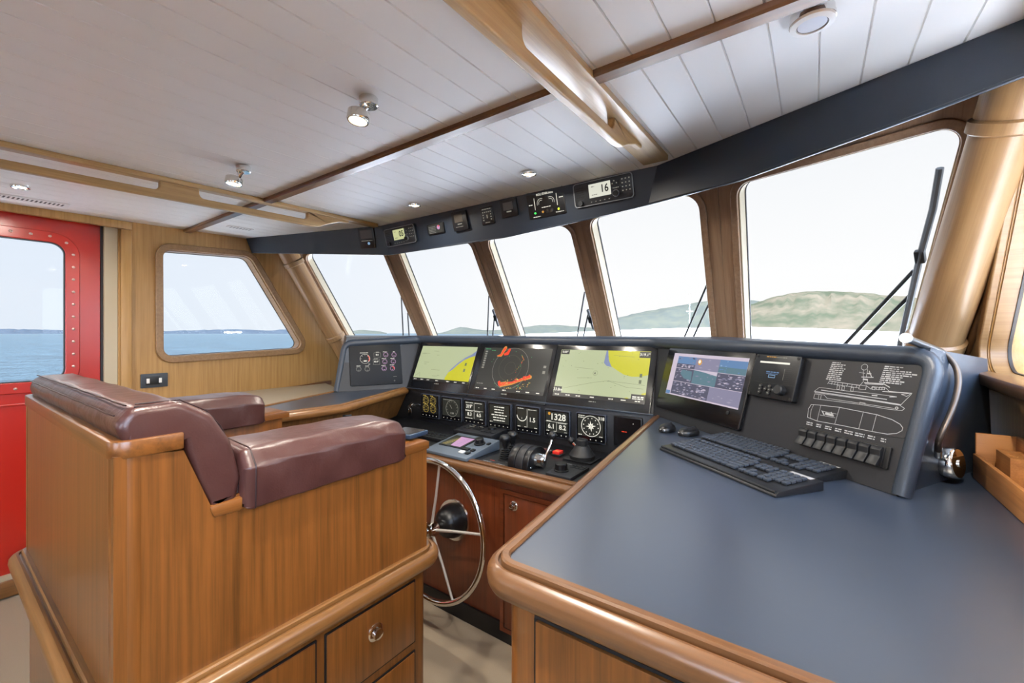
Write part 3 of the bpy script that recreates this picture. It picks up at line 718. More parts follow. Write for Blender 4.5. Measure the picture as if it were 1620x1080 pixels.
# lower back and seat cushion, mostly hidden behind the arm
lb = round_poly([(.255, .98), (.255, 1.20), (.33, 1.20), (.385, 1.10), (.40, .98)], .02, 4)
cushion_prism(lb, XL+.15, XR-.15, .02, 'lumbar_cushion', 10)
sc = round_poly([(.30, .955), (.30, 1.02), (.86, 1.03), (.93, 1.01), (.93, .955)], .025, 4)
cushion_prism(sc, XL+.155, XR-.155, .02, 'seat_cushion', 10)
def arm(x0, x1):
    # length along Y, section in X,Z
    pr = round_poly([(x0, 1.075), (x1, 1.073), (x1+.002, 1.165), (x1-.03, 1.200), (x0+.03, 1.205), (x0, 1.17)], [.006, .006, .018, .03, .03, .018], 5)
    b = bmesh.new(); n = len(pr); rings = []; c = sum(pr, V((0, 0)))/n; y0, y1 = .404, .842; r = .016
    st = [(y0, r), (y0+.002, r*.6), (y0+.006, r*.25), (y0+.014, 0)]+[(y0+.014+(y1-y0-.05)*k/14, 0) for k in range(1, 15)]+[(y1-.014, .002), (y1-.006, .006), (y1-.001, .012), (y1, .018)]
    for y, ins in st:
        drop = 0 if y < y1-.12 else -.012*((y-y1+.12)/.12)**2
        lp = []
        for i in range(n):
            t = (pr[(i+1) % n]-pr[i-1]).normalized(); q = V((t.y, -t.x)); q = -q if q.dot(pr[i]-c) < 0 else q
            p = pr[i]-q*ins*.8+q*(.0010*math.sin(y*47+i)); f = (p.y-1.073)/.13
            lp.append(b.verts.new((p.x, y, p.y+drop*f+.010*(y-.4)*(1-f) )))
        rings.append(lp)
    for A, B in zip(rings, rings[1:]):
        for i in range(n): b.faces.new((A[i], A[(i+1) % n], B[(i+1) % n], B[i]))
    b.faces.new(rings[0]); b.faces.new(rings[-1]); bmesh.ops.recalc_face_normals(b, faces=b.faces[:])
    a = MB().merge(b, GM).build('armrest_cushion', leather, hs_, smooth=60)
    lp = offset_loop(pr, .0002); seamline([(p.x, y0+.020, p.y) for p in lp]+[(lp[0].x, y0+.020, lp[0].y)], a)
    return a
arm(XR-.165, XR+.020); arm(XL-.020, XL+.165)
# moulding and plinth
ml = round_poly([V((XL-.005, .195)), V((XR+.005, .195)), V((XR+.005, .965)), V((XL-.005, .965))], [.03, .03, .05, .05], 6)
MB().sweep([(q[0]*1.1+.006, q[1]) for q in nosing(0, 0, .050, .026, .034)], [V((p.x, p.y, .772))-GO for p in ml], True).build('moulding', W['trimy'], hs_); regrain([o for o in hs_.children if o.name.startswith('moulding')][0], W['trimx'], lambda c: c.y < -.33 or c.y > .40)
MB().prism(round_poly([(XL+.005, .205), (XR-.006, .205), (XR-.006, .94), (XL+.005, .94)], .02, 4), .0, .74, M=GM).build('plinth', W['seatz'], hs_)
MB().prism([(XL-.02, .23), (XR+.0, .23), (XR, .95), (XL-.02, .95)], .735, .765, M=GM).build('deck', W['seatx'], hs_)
gx = XR-.004
def drawer(y0, y1, z0, z1, knob=True, name='drawer'):
    o = MB().box((gx, (y0+y1)/2, (z0+z1)/2), (.010, y1-y0, z1-z0), .003, GM).build(name, W['seatz'], hs_)
    MB().m(blackm).box((gx-.001, (y0+y1)/2, (z0+z1)/2), (.006, y1-y0+.008, z1-z0+.008), 0, GM).build('drawer_gap', None, o)
    if knob:
        MB().lathe([(.024, 0), (.024, .003), (.020, .006), (.013, .007), (.012, .010), (.015, .014), (.014, .018), (0, .021)], 22).build('knob', chrome, o, GM @ align(V((gx+.004, (y0+y1)/2, (z0+z1)/2+.02)), (1, 0, 0)))
    return o
drawer(.60, .888, .505, .688); drawer(.60, .888, .27, .472); drawer(.25, .57, .08, .688, False, 'plinth_door')
# tablet on the arm
fr = Fr((-1.075, .885, 1.1195), (1, 0, 0), (0, -.02, 1))
tbt = thing('tablet', 'small blue-black tablet lying on the front end of the seat arm', 'tablet', Fr(PZ(645, 688, 1.118)+V((-.0, 0, 0)), (1, .1, 0), (0, 0, 1)))
MB().box((0, 0, .007), (.10, .085, .014), .003).build('case', plain('tablet_blue_case', '#28394f', .35), tbt)
MB().prism(rrect(0, 0, .088, .074, .004), .0141, .0150).build('screen', bezel, tbt)

# ================================================================== SCREENS AND INSTRUMENTS
def local(fr, F, pts): return [F.loc(*p) - V(((fr.o-F.o).dot(F.u), (fr.o-F.o).dot(F.v))) for p in pts]
class Dev:
    """a device on a surface: origin at the middle of its measured outline"""
    def __init__(s, F, quad, name, label, cat, group=None, lift=.004):
        s.F = F; x, y, s.w, s.h = F.quad(*quad); s.fr = F.sub(x, y, 0, lift); s.F0 = Fr(s.fr.o, s.fr.u, s.fr.n)
        s.t = thing(name, label, cat, s.fr, group=group)
    def L(s, px, py, h=0): return s.F0.loc(px, py, h)
    def box(s, name, mat, t, r=.006, bev=.002, w=None, h=None, z0=0):
        return MB().prism(rrect(0, 0, w or s.w, h or s.h, r), z0, z0+t, bev).build(name, mat, s.t)
def chart_monitor(quad, img, label, kind):
    d = Dev(FCN, quad, 'chart_monitor', label, 'monitor', 'chart monitors in the helm console')
    d.box('bezel', bezel, .010, .008)
    tl, tr, br, bl = [d.L(*p, .0) for p in img]; c = (tl+tr+br+bl)/4; w = ((tr-tl).length+(br-bl).length)/2; h = ((tl-bl).length+(tr-br).length)/2
    z = .0106; m = MB(); R = random.Random(kind)
    U = lambda u, v: (c.x+(u-.5)*w, c.y+(v-.5)*h)
    if kind in (1, 3):
        m.m(g_sea).rect(c.x, c.y, w, h, z)
        if kind == 1:
            land = [(1, 1.0), (1, 0), (.62, 0), (.60, .12), (.62, .25), (.68, .35), (.70, .42), (.78, .55), (.85, .66), (.95, .74), (1, .78)]
            m.m(g_sea2).poly([U(*p) for p in [(1, .90), (1, .72), (.93, .70), (.84, .62), (.76, .50), (.66, .32), (.60, .20), (.57, .10), (.60, .22), (.64, .35), (.74, .55), (.84, .70), (.94, .80)]], z+.0002)
            m.m(g_yel).poly([U(*p) for p in [(1, .76), (1, 0), (.60, 0), (.585, .12), (.62, .28), (.68, .36), (.76, .52), (.84, .64), (.93, .72)]], z+.0004)
            m.m(g_line)
            for k in range(9): x, y = R.uniform(.06, .5), R.uniform(.15, .9); m.rect(*U(x, y), w*R.uniform(.04, .16), h*.006, z+.0003)
            m.m(g_line).rect(*U(.88, .52), w*.03, h*.08, z+.0006).rect(*U(.88, .36), w*.03, h*.08, z+.0006)
            m.line([U(.03, .12), U(.10, .22), U(.12, .10)], .0015, z+.0006)
        else:
            m.m(g_sea2).poly([U(*p) for p in [(.535, 1), (.57, 1), (.58, .80), (.62, .66), (.56, .68), (.525, .74)]], z+.0002)
            m.m(g_yel).poly([U(*p) for p in [(.55, 1), (1, 1), (1, .54), (.93, .50), (.84, .49), (.76, .52), (.68, .60), (.61, .68), (.575, .80)]], z+.0003)
            m.poly([U(*p) for p in [(.96, .18), (1, .21), (1, .06), (.95, .06)]], z+.0003); m.poly([U(*p) for p in [(.78, .06), (.82, .09), (.86, .06)]], z+.0003)
            m.m(g_line)
            for k in range(26): m.rect(*U(R.uniform(.02, .95), R.uniform(.12, .95)), w*R.uniform(.006, .012), h*.008, z+.0005)
            for p in ([(.20, .62), (.42, .60)], [(.62, .90), (.84, .88)], [(.25, .40), (.42, .42)], [(.12, .17), (.45, .33), (.60, .38), (.98, .34)], [(.60, .38), (.80, .28), (.97, .27)]): m.line([U(*q) for q in p], .0012, z+.0005)
            m.ring(*U(.45, .52), .014, .0012, z+.0006).m(g_dk2).poly([U(.44, .50), U(.455, .50), U(.445, .55)], z+.0008)
            for uu in (.93,): m.m(g_line).rect(*U(uu, .52), w*.025, h*.07, z+.0006).rect(*U(uu, .40), w*.025, h*.07, z+.0006)
            m.m(g_dk2).rect(*U(.055, .945), w*.10, h*.10, z+.0006).rect(*U(.945, .93), w*.11, h*.12, z+.0006).rect(*U(.05, .13), w*.09, h*.13, z+.0006).rect(*U(.93, .10), w*.14, h*.12, z+.0006)
            m.m(g_white).text('0.00°', *U(.055, .945), h*.045, z+.0010).text('319.1°', *U(.945, .93), h*.055, z+.0010).text('23.8m', *U(.05, .13), h*.06, z+.0010).words(*U(.875, .11), w*.11, h*.035, z+.0010).words(*U(.875, .075), w*.11, h*.03, z+.0010)
    else:
        m.m(g_dk).rect(c.x, c.y, w, h, z); m.m(g_dim)
        cx, cy = U(.47, .53); rr = h*.47
        m.ring(cx, cy, rr, .0022, z+.0004, 48).m(g_line).ring(cx-rr*.02, cy+rr*.02, rr*.62, .0012, z+.0004, 40).ring(cx, cy, rr*.3, .001, z+.0004, 30)
        # red and green echoes
        def blob(pts, mat, zz, j=.012):
            m.m(mat).poly([U(p[0]+R.uniform(-j, j), p[1]+R.uniform(-j, j)) for p in pts], zz)
        def band(path, ws, mat, zz):
            m.m(mat)
            for i in range(len(path)-1):
                a, c_ = V(U(*path[i])), V(U(*path[i+1])); dd = (c_-a); q = V((-dd.y, dd.x)).normalized()
                m.poly([a-q*ws[i], c_-q*ws[i+1], c_+q*ws[i+1], a+q*ws[i]], zz); m.poly(circ(c_.x, c_.y, ws[i+1], 10), zz)
        band([(.23, .80), (.29, .82), (.31, .93), (.33, 1.0)], [.003, .010, .012, .012], g_ora, z+.0005)
        band([(.24, .80), (.29, .83), (.31, .93), (.33, .99)], [.002, .006, .008, .008], g_red, z+.0007)
        band([(.33, .84), (.38, .87), (.40, .96)], [.007, .012, .008], g_red, z+.0007)
        band([(.38, .14), (.46, .17), (.55, .20), (.64, .27), (.72, .33), (.78, .36)], [.016, .014, .010, .009, .011, .012], g_ora, z+.0005)
        band([(.38, .15), (.46, .18), (.55, .215), (.64, .28), (.72, .34), (.77, .37)], [.011, .010, .006, .006, .008, .008], g_red, z+.0007)
        band([(.35, .22), (.38, .15)], [.008, .012], g_red, z+.0007)
        for k in range(60):
            f = k/59; m.m(R.choice([g_red, g_ora, g_red, g_amb])).poly(circ(*U(.37+.41*f+R.uniform(-.01, .01), .15+.215*f+R.uniform(-.055, .05)), R.uniform(.002, .005), 6), z+.0008)
        for k in range(46):
            x = R.uniform(.45, .80); y = .02+(x-.38)*.52+R.uniform(-.08, .02); m.m(R.choice([g_grn, g_ora, g_grn, g_amb])).poly(circ(*U(x, y), R.uniform(.0012, .0034), 6), z+.0006)
        for k in range(20):
            f = k/19; m.m(R.choice([g_grn, g_red, g_ora])).poly(circ(*U(.60+.03*math.sin(f*5)+R.uniform(-.012, .012), .84-.40*f), R.uniform(.0015, .0036), 6), z+.0006)
        for p in ((.30, .16), (.33, .10), (.50, .92), (.42, .80), (.74, .80), (.17, .66), (.19, .72), (.70, .08)): m.m(g_grn).poly(circ(*U(*p), .003, 6), z+.0006)
        m.m(g_dim)
        for k in range(8): m.rect(*U(.05+.0*k, .90-.055*k), w*.035, h*.035, z+.0006)
        m.m(g_grn).words(*U(.03, .965), w*.08, h*.03, z+.0007).words(*U(.13, .93), w*.06, h*.03, z+.0007)
        m.m(g_dim).rect(*U(.945, .60), w*.035, h*.05, z+.0006).rect(*U(.945, .48), w*.035, h*.06, z+.0006).words(*U(.02, .14), w*.10, h*.025, z+.0007)
    m.m(g_dk2).rect(*U(.5, .03), w, h*.08, z+.0007)
    m.m(g_white)
    for uu in (.05, .18, .30, .46, .66, .79, .93): m.words(*U(uu-.025, .03), w*.05, h*.03, z+.0012)
    m.build('screen_image', None, d.t)
    MB().m(g_dim).words(*U(.43, -.055), w*.08, h*.03, z+.0003).build('lettering', None, d.t)
    return d
z5 = lambda x, y: (520+x/5.786, 520+y/5.786)
y5 = lambda x, y: (740+x/5.0625, 520+y/5.0625)
chart_monitor([(668.5, 541), (762.5, 544), (740.5, 629), (645.5, 614)], [z5(875, 158), z5(1372, 175), z5(1283, 512), z5(775, 470)], 'chart monitor on the left of the three, yellow land along its right edge', 1)
chart_monitor([(763, 544), (883.5, 546), (865, 641), (741, 629)], [y5(143, 155), y5(690, 165), y5(610, 535), y5(58, 485)], 'radar monitor in the middle of the three, black with a red and orange echo ring', 2)
chart_monitor([(884, 546), (1042, 550), (1030, 656), (865.5, 641)], [y5(757, 168), y5(1475, 190), y5(1420, 605), y5(690, 535)], 'chart monitor on the right of the three, yellow land in its top right', 3)
# engine monitor on the port wing
z15 = lambda x, y: (545+x/15.43, 540+y/15.43)
d = Dev(FWL, [(554.6, 544), (639, 546.5), (630, 609.5), (551, 608)], 'engine_monitor', 'dark engine gauge monitor at the far left end of the console', 'monitor')
d.box('bezel', plain('engine_monitor_glass', '#0a0b0e', .45, spec=.25), .010, .01)
m = MB().m(g_dk2); q = [d.L(*z15(*p)) for p in ((330, 180), (1370, 200), (1300, 890), (240, 880))]
def gau(px, py, r, mat=g_white, arcs=None, ticks=7, wd=.0014):
    c = d.L(*z15(px, py)); R_ = r
    m.m(mat).ring(c.x, c.y, R_, wd, .0108, 26)
    for k in range(ticks):
        a = math.radians(220-260*k/(ticks-1)); m.line([(c.x+R_*.72*math.cos(a), c.y+R_*.72*math.sin(a)), (c.x+R_*.92*math.cos(a), c.y+R_*.92*math.sin(a))], wd, .0108)
    m.rect(c.x, c.y-R_*.5, R_*.5, R_*.2, .0108)
gau(495, 430, .034); c = d.L(*z15(495, 430)); m.m(g_red).ring(c.x, c.y, .030, .005, .0107, 16, math.radians(-35), math.radians(50)).m(g_white).text('1328', c.x, c.y-.016, .009, .0110)
for p in ((340, 680), (550, 680), (1000, 330), (1200, 330), (978, 500), (1185, 495), (960, 665), (1165, 660)): gau(*p, .0165, g_pnk if p[0] > 800 else g_dim, wd=.0016)
c = d.L(*z15(1165, 660)); m.m(g_red).ring(c.x, c.y, .011, .005, .0109, 14, -.5, 1.6)
for (a, c_) in (((710, 285), (875, 390)), ((690, 440), (855, 565))):
    p, q2 = d.L(*z15(*a)), d.L(*z15(*c_)); m.m(g_dim).line([(p.x, p.y), (q2.x, p.y), (q2.x, q2.y), (p.x, q2.y)], .0014, .0108, True)
c = d.L(*z15(790, 335)); m.m(g_white).text('8.4', c.x, c.y, .011, .0109); c = d.L(*z15(775, 500)); m.text('83.0°', c.x, c.y, .011, .0109)
for p, w in (((370, 288), .058), ((285, 608), .028), ((500, 608), .026), ((760, 270), .02), ((710, 435), .028), ((930, 262), .03), ((1175, 252), .014), ((905, 425), .03), ((1115, 422), .03), ((895, 592), .03), ((1100, 580), .032), ((580, 562), .012)):
    a = d.L(*z15(*p)); m.m(g_white).words(a.x, a.y, w, .0045, .0109)
a = d.L(*z15(1185, 862)); m.m(g_dim).words(a.x, a.y, .024, .004, .0109)
m.build('screen_image', None, d.t)
c = d.L(*z15(1215, 960)); MB().m(g_dim).ring(c.x, c.y, .004, .0015, .0104, 14).build('power_mark', None, d.t)

# seven small square displays and an eighth half hidden behind the table edge
z12a = lambda x, y: (655+x/12.46, 610+y/12.46)
z12b = lambda x, y: (775+x/12.46, 625+y/12.46)
z12c = lambda x, y: (890+x/12.46, 635+y/12.46)
sd = [([z12a(215, 165), z12a(600, 190), z12a(475, 630), z12a(115, 590)], 'small display with four amber gauges, leftmost under the chart monitors', 1),
      ([z12a(620, 215), z12a(1040, 245), z12a(930, 700), z12a(510, 640)], 'small display with one round grey gauge, second from the left under the monitors', 2),
      ([z12a(1060, 265), z12a(1515, 300), z12a(1395, 775), z12a(950, 710)], 'small display split in four readings, third from the left under the monitors', 3),
      ([z12b(40, 140), z12b(520, 170), z12b(400, 660), z12b(-60, 610)], 'small display listing lines of alarm text, under the radar monitor', 4),
      ([z12b(590, 190), z12b(1075, 235), z12b(975, 765), z12b(470, 700)], 'small display with a rudder arc beside the reading 1.5', 5),
      ([z12b(1150, 260), z12b(1650, 310), z12b(1580, 860), z12b(1040, 790)], 'small display reading 1328 over 6.1 and 8.2', 6),
      ([z12c(310, 195), z12c(935, 250), z12c(850, 835), z12c(250, 755)], 'small display with a white compass rose, rightmost of the bright ones', 7)]
hous_m = plain('display_housing_grey', '#353a45', .38)
for quad, label, kind in sd:
    d = Dev(FI, quad, 'instrument_display', label, 'display', 'row of small square displays under the monitors', lift=.0)
    w, h = d.w*.97, d.h*.97
    MB().prism(rrect(0, 0, w, h, .006), 0, .018, .003).build('housing', hous_m, d.t)
    gm_ = MB().m(bezel).prism(rrect(0, 0, w*.93, h*.93, .004), .018, .0195).m(g_white)
    for k in range(5): gm_.rect((-.36+.18*k)*w, -h*.395, .005, .004, .0198)
    gm_.build('glass', None, d.t)
    m = MB(); iw, ih = w*.84, h*.72; oy = h*.065; z = .0199
    U = lambda u, v: ((u-.5)*iw, oy+(v-.5)*ih)
    R = random.Random(kind)
    m.m(g_dk if kind > 2 else (g_dk2 if kind == 1 else g_dk)).rect(0, oy, iw, ih, z)
    if kind == 1:
        for u in (.27, .73):
            for v in (.28, .74):
                c = U(u, v); m.m(g_amb).ring(*c, iw*.18, .0014, z+.0004, 20); m.ring(*c, iw*.09, .0010, z+.0004, 12)
                for k in range(7): a = math.radians(220-43*k); m.line([(c[0]+iw*.12*math.cos(a), c[1]+iw*.12*math.sin(a)), (c[0]+iw*.17*math.cos(a), c[1]+iw*.17*math.sin(a))], .0016, z+.0004)
                m.m(g_amb).words(c[0]-iw*.2, c[1]+iw*.215, iw*.2, .004, z+.0004)
    if kind == 2:
        c = U(.55, .45); m.m(g_dim).ring(*c, iw*.34, .0022, z+.0004, 30)
        for k in range(11): a = math.radians(220-26*k); m.line([(c[0]+iw*.26*math.cos(a), c[1]+iw*.26*math.sin(a)), (c[0]+iw*.32*math.cos(a), c[1]+iw*.32*math.sin(a))], .0018, z+.0004)
        m.line([(c[0]-iw*.12, c[1]+iw*.14), c, (c[0]+.0, c[1])], .003, z+.0005).text('1184', c[0], c[1]-iw*.20, .013, z+.0005).words(*U(.05, .93), iw*.5, .005, z+.0004)
    if kind == 3:
        m.m(g_white).line([U(.02, .50), U(.98, .50)], .0014, z+.0004).line([U(.5, .93), U(.5, .05)], .0014, z+.0004).text('319°', *U(.24, .70), .024, z+.0005, sx=.85).rect(*U(.75, .70), .006, .003, z+.0005).text('8.3', *U(.25, .27), .022, z+.0005).text('6.5', *U(.75, .27), .022, z+.0005)
        for p, l in (((.03, .92), .4), ((.53, .92), .4), ((.03, .46), .4), ((.53, .46), .3), ((.03, .05), .4), ((.8, .05), .15)): m.words(*U(*p), iw*l, .005, z+.0005)
    if kind == 4:
        m.m(g_white)
        for k, l in enumerate((.52, .48, .46, .78, .62, .58)): m.words(*U(.5-l/2, .88-.145*k), iw*l, .0085, z+.0005, rnd=R)
        m.words(*U(.02, .06), iw*.14, .005, z+.0005)
    if kind == 5:
        c = U(.24, .72); m.m(g_white).line([U(.50, .95), U(.50, .03)], .0014, z+.0004).ring(*U(.24, .62), iw*.24, .0045, z+.0005, 18, math.pi+.1, 2*math.pi-.1).text('1.5', *U(.74, .42), .026, z+.0005)
        m.line([U(.24, .42), U(.24, .50)], .002, z+.0005)
        for p, l in (((.03, .96), .3), ((.55, .93), .4), ((.03, .04), .14), ((.36, .04), .12), ((.85, .04), .12)): m.words(*U(*p), iw*l, .005, z+.0005)
    if kind == 6:
        m.m(g_white).text('1328', *U(.56, .74), .036, z+.0005).line([U(.0, .50), U(1, .50)], .0014, z+.0004).line([U(.5, .50), U(.5, .03)], .0014, z+.0004).text('6.1', *U(.25, .26), .026, z+.0005).text('8.2', *U(.77, .26), .026, z+.0005)
        m.m(g_ora).poly(circ(*U(.16, .90), .009, 10), z+.0006)
        m.m(g_white)
        for p, l in (((.03, .53), .22), ((.55, .47), .4), ((.03, .04), .12), ((.36, .04), .12), ((.86, .04), .1)): m.words(*U(*p), iw*l, .0045, z+.0005)
    if kind == 7:
        c = U(.52, .50); rr = iw*.37; m.m(g_white).ring(*c, rr, .0032, z+.0005, 36)
        st = []
        for k in range(16): a = math.pi/2+k*math.pi/8+.12; r_ = rr*(.55 if k % 4 == 0 else .40 if k % 2 == 0 else .20); st.append((c[0]+r_*math.cos(a), c[1]+r_*math.sin(a)))
        for k in range(16): m.poly([c, st[k], st[(k+1) % 16]], z+.0006)
        for k in range(12): a = .12+k*math.pi/6+.26; m.rect(c[0]+rr*.78*math.cos(a), c[1]+rr*.78*math.sin(a), .005, .005, z+.0006)
        m.m(g_dk).ring(c[0], c[1], rr*.09, .0016, z+.0008, 12)
        m.m(g_white).text('318', *U(.92, .90), .017, z+.0005, 'RIGHT' if False else 'CENTER').words(*U(.02, .97), iw*.26, .005, z+.0005).words(*U(.02, .88), iw*.22, .006, z+.0005).words(*U(.02, .05), iw*.14, .005, z+.0005).words(*U(.85, .05), iw*.12, .005, z+.0005)
    m.build('screen_image', None, d.t)
d = Dev(FI, [(984, 661), (1012, 664), (1005, 705), (977, 700)], 'instrument_display', 'dark switched-off small display half hidden behind the table edge', 'display', 'row of small square displays under the monitors', lift=0)
MB().prism(rrect(0, 0, .15, .155, .006), 0, .014, .003).build('housing', black, d.t)
MB().prism(rrect(0, 0, .135, .14, .004), .014, .0155).m(g_white).rect(.015, .03, .004, .004, .016).m(g_red).words(-.02, -.02, .03, .006, .016).build('glass', None, d.t) if False else MB().m(bezel).prism(rrect(0, 0, .135, .14, .004), .014, .0155).m(g_white).rect(.03, .045, .004, .004, .016).m(g_red).words(-.03, .0, .03, .006, .016).build('glass', None, d.t)
# ignition switch with keys, far left
d = Dev(FI, [(648, 626), (660, 627), (656, 655), (646, 653)], 'key_switch', 'chrome key switch with hanging keys at the left of the small displays', 'switch', lift=0)
MB().lathe([(.018, 0), (.018, .006), (.012, .010), (.010, .018), (0, .018)], 20).build('lock_barrel', chrome, d.t)
MB().m(chrome).box((0, -.01, .03), (.003, .024, .02), .001).box((.004, -.05, .022), (.010, .05, .002), .0008, Matrix.Rotation(.2, 4, 'Z')).box((-.008, -.05, .018), (.010, .045, .002), .0008, Matrix.Rotation(-.2, 4, 'Z')).build('key', chrome, d.t)
MB().tube([(.012*math.cos(a*.5236), -.026+.012*math.sin(a*.5236), .026) for a in range(12)], .0012, 6, True).build('key_ring', chrome, d.t)

# starboard wing: CCTV screen
zc = lambda x, y: (1020+x/4, 530+y/4)
d = Dev(FWR, [zc(205, 85), zc(745, 130), zc(605, 595), zc(55, 450)], 'camera_monitor', 'security camera monitor with a grid of violet views, right of the chart monitors', 'monitor')
d.box('bezel', bezel, .012, .012, .003)
tl, tr, br, bl = [d.L(*zc(*p), .012) for p in ((205, 110), (675, 155), (580, 465), (120, 365))]; c = (tl+tr+br+bl)/4; w = ((tr-tl).length+(br-bl).length)/2; h = ((tl-bl).length+(tr-br).length)/2
U = lambda u, v: (c.x+(u-.5)*w, c.y+(v-.5)*h); z = .0125
m = MB().m(g_lil).rect(c.x, c.y, w, h, z)
def cell(u0, v0, u1, v1, mat, seed, mats=(), n=0, zz=.0004):
    a, b_ = U(u0, v0), U(u1, v1); m.m(mat).rect((a[0]+b_[0])/2, (a[1]+b_[1])/2, b_[0]-a[0], b_[1]-a[1], z+zz); R = random.Random(seed)
    for k in range(n):
        u, v = R.uniform(u0+.02, u1-.02), R.uniform(v0+.02, v1-.02); du, dv = R.uniform(.008, .03), R.uniform(.005, .02)
        m.m(R.choice(mats)).poly([U(max(u0, u-du), v), U(u, max(v0, v-dv)), U(min(u1, u+du), v+dv*.3), U(u, min(v1, v+dv))], z+zz+.0002)
cell(.08, .655, .36, .93, g_blue, 1, (g_dvio, g_vio), 10); cell(.08, .655, .36, .76, g_dvio, 2, (g_lil, g_vio2), 18, .0008)
cell(.36, .655, .68, .93, g_vio, 3, (g_vio2,), 5); m.m(g_ora).poly(circ(*U(.42, .83), .013, 14), z+.0012); m.m(g_white).poly(circ(*U(.415, .84), .008, 12), z+.0014)
cell(.68, .655, 1, .93, g_blue, 4, (g_lb,), 4); cell(.68, .655, 1, .78, g_teal, 4, (g_blue,), 6, .0008)
cell(.08, .34, .36, .645, g_dvio, 5, (g_vio, g_vio2), 24); m.m(g_teal).poly([U(*p) for p in [(.18, .62), (.34, .60), (.35, .40), (.24, .42), (.17, .52)]], z+.0012)
cell(.36, .34, .68, .645, g_teal, 6, (g_vio,), 6); m.m(g_lil).poly([U(*p) for p in [(.36, .645), (.68, .645), (.68, .57), (.50, .62)]], z+.0012)
cell(.68, .34, 1, .645, g_dvio, 7, (g_lil, g_vio2, g_vio), 44)
cell(.08, .03, .62, .33, g_dvio, 8, (g_lil, g_vio2, g_vio), 70); cell(.62, .03, 1, .33, g_vio, 9, (g_vio2,), 5)
m.m(g_blue).rect(*U(.035, .05), w*.07, h*.08, z+.0004)
m.build('screen_image', None, d.t)
c = d.L(*zc(525, 492), .012); MB().lathe([(.007, .012), (.007, .015), (0, .016)], 16, T4((c.x, c.y, 0))).build('power_button', sgrey, d.t)
# control unit with knob
zk = lambda x, y: (1180+x/13.5, 560+y/13.5)
d = Dev(FWR, [zk(370, 20), zk(1360, 115), zk(1090, 1055), zk(130, 900)], 'control_panel', 'square black control unit with a knob and buttons, right of the camera monitor', 'control unit')
w, h = d.w, d.h
MB().prism(rrect(0, 0, w, h, .006), 0, .022, .003).build('housing', black, d.t)
m = MB(); z = .0224; U = lambda u, v: ((u-.5)*w, (v-.5)*h)
m.m(g_ora).words(*U(.27, .95), w*.22, h*.03, z).m(g_dim).words(*U(.50, .945), w*.22, h*.022, z)
m.m(g_white).rect(*U(.47, .82), w*.66, h*.042, z)
m.m(g_dk)
for k in range(9): m.words(*U(.14+.02*(k % 3), .76-.045*k), w*.13, h*.012, z); m.words(*U(.74, .74-.045*k), w*.12, h*.012, z)
for k in range(4): m.words(*U(.30, .74-.04*k), w*.2, h*.014, z)
m.m(g_blue).words(*U(.33, .60), w*.28, h*.035, z).words(*U(.33, .56), w*.26, h*.02, z).m(g_lb).line([U(.40, .53), U(.54, .53), U(.54, .475), U(.40, .475)], .002, z+.0002, True)
m.m(g_dim).line([U(.72, .70), U(.72, .44)], .0012, z)
m.m(g_dk).line([U(.02, .345), U(.98, .345)], .0012, z)
m.build('screen_image', None, d.t)
for u, v in ((.28, .26), (.28, .185), (.28, .115), (.40, .20), (.48, .27), (.495, .195), (.58, .20), (.48, .115)):
    c = U(u, v); MB().m(rubber).lathe([(.0075, .022), (.007, .026), (0, .0265)], 14, T4((c[0], c[1], 0))).m(g_dim).rect(c[0], c[1], .006, .0025, .0270).build('button', None, d.t)
c = U(.75, .21); MB().lathe([(.017, .022), (.0165, .040), (.014, .043), (0, .043)], 24, T4((c[0], c[1], 0))).build('knob', rubber, d.t)
for u, v in ((.05, .95), (.95, .95), (.95, .05), (.05, .05)):
    c = U(u, v); MB().lathe([(.005, .022), (.005, .0235), (0, .024)], 12, T4((c[0], c[1], 0))).build('screw', blackm, d.t)

# engraved ship diagram with lamps key
zd = lambda x, y: (1260+x/5.4, 560+y/5.4)
d = Dev(FWR, [zd(290, 55), zd(1100, 120), zd(925, 700), zd(90, 600)], 'ship_diagram_plate', 'charcoal plate engraved with a white side view and deck plan of the ship', 'diagram plate', lift=.004)
G = lambda x, y: d.L(*zd(x, y), 0)
x0, y0 = G(250, 55); 
cs = [V(G(*p)) for p in ((245, 40), (1125, 100), (930, 720), (75, 615))]
MB().prism(round_poly([(p.x, p.y) for p in cs], .006), 0, .0012).build('plate', plate_m, d.t)
m = MB().m(greyline); lw = .0011; z = .0016
def gl(pts, w=lw, closed=False): m.line([G(*p) for p in pts], w, z, closed)
for k in range(10):          # left text block
    a = G(310-6*k, 72+15.5*k); b_ = G((385, 425, 400, 425, 410, 400, 395, 380, 390, 388)[k]-3, 72+15.5*k+9); m.words(a.x, a.y, b_.x-a.x, .0042, z)
for k in range(9):
    a = G(758-6*k, 106+16.5*k); b_ = G((915, 880, 985, 1035, 990, 910, 900, 925, 900)[k], 106+16.5*k+20); m.words(a.x, a.y, b_.x-a.x, .0042, z)
c = G(585, 112); m.ring(c.x, c.y, .0085, .0011, z, 20)
gl([(575, 132), (575, 240)]); gl([(612, 132), (600, 200)]); gl([(540, 158), (590, 165)]); gl([(560, 196), (660, 200)], .002); gl([(575, 215), (610, 220)], .004); gl([(625, 145), (645, 195)], .002); gl([(610, 165), (640, 170)], .003); gl([(570, 240), (550, 265)]); gl([(610, 225), (615, 245)])
gl([(285, 230), (545, 268)], .0016); gl([(270, 255), (285, 230)]); gl([(280, 250), (380, 266), (540, 290)]); gl([(585, 245), (750, 255), (800, 285)], .0022); gl([(590, 255), (745, 262)], .0016)
for x in (310, 335, 358, 400, 440, 480, 520): gl([(x, 236+(x-310)*.14), (x-8, 260+(x-310)*.14)])
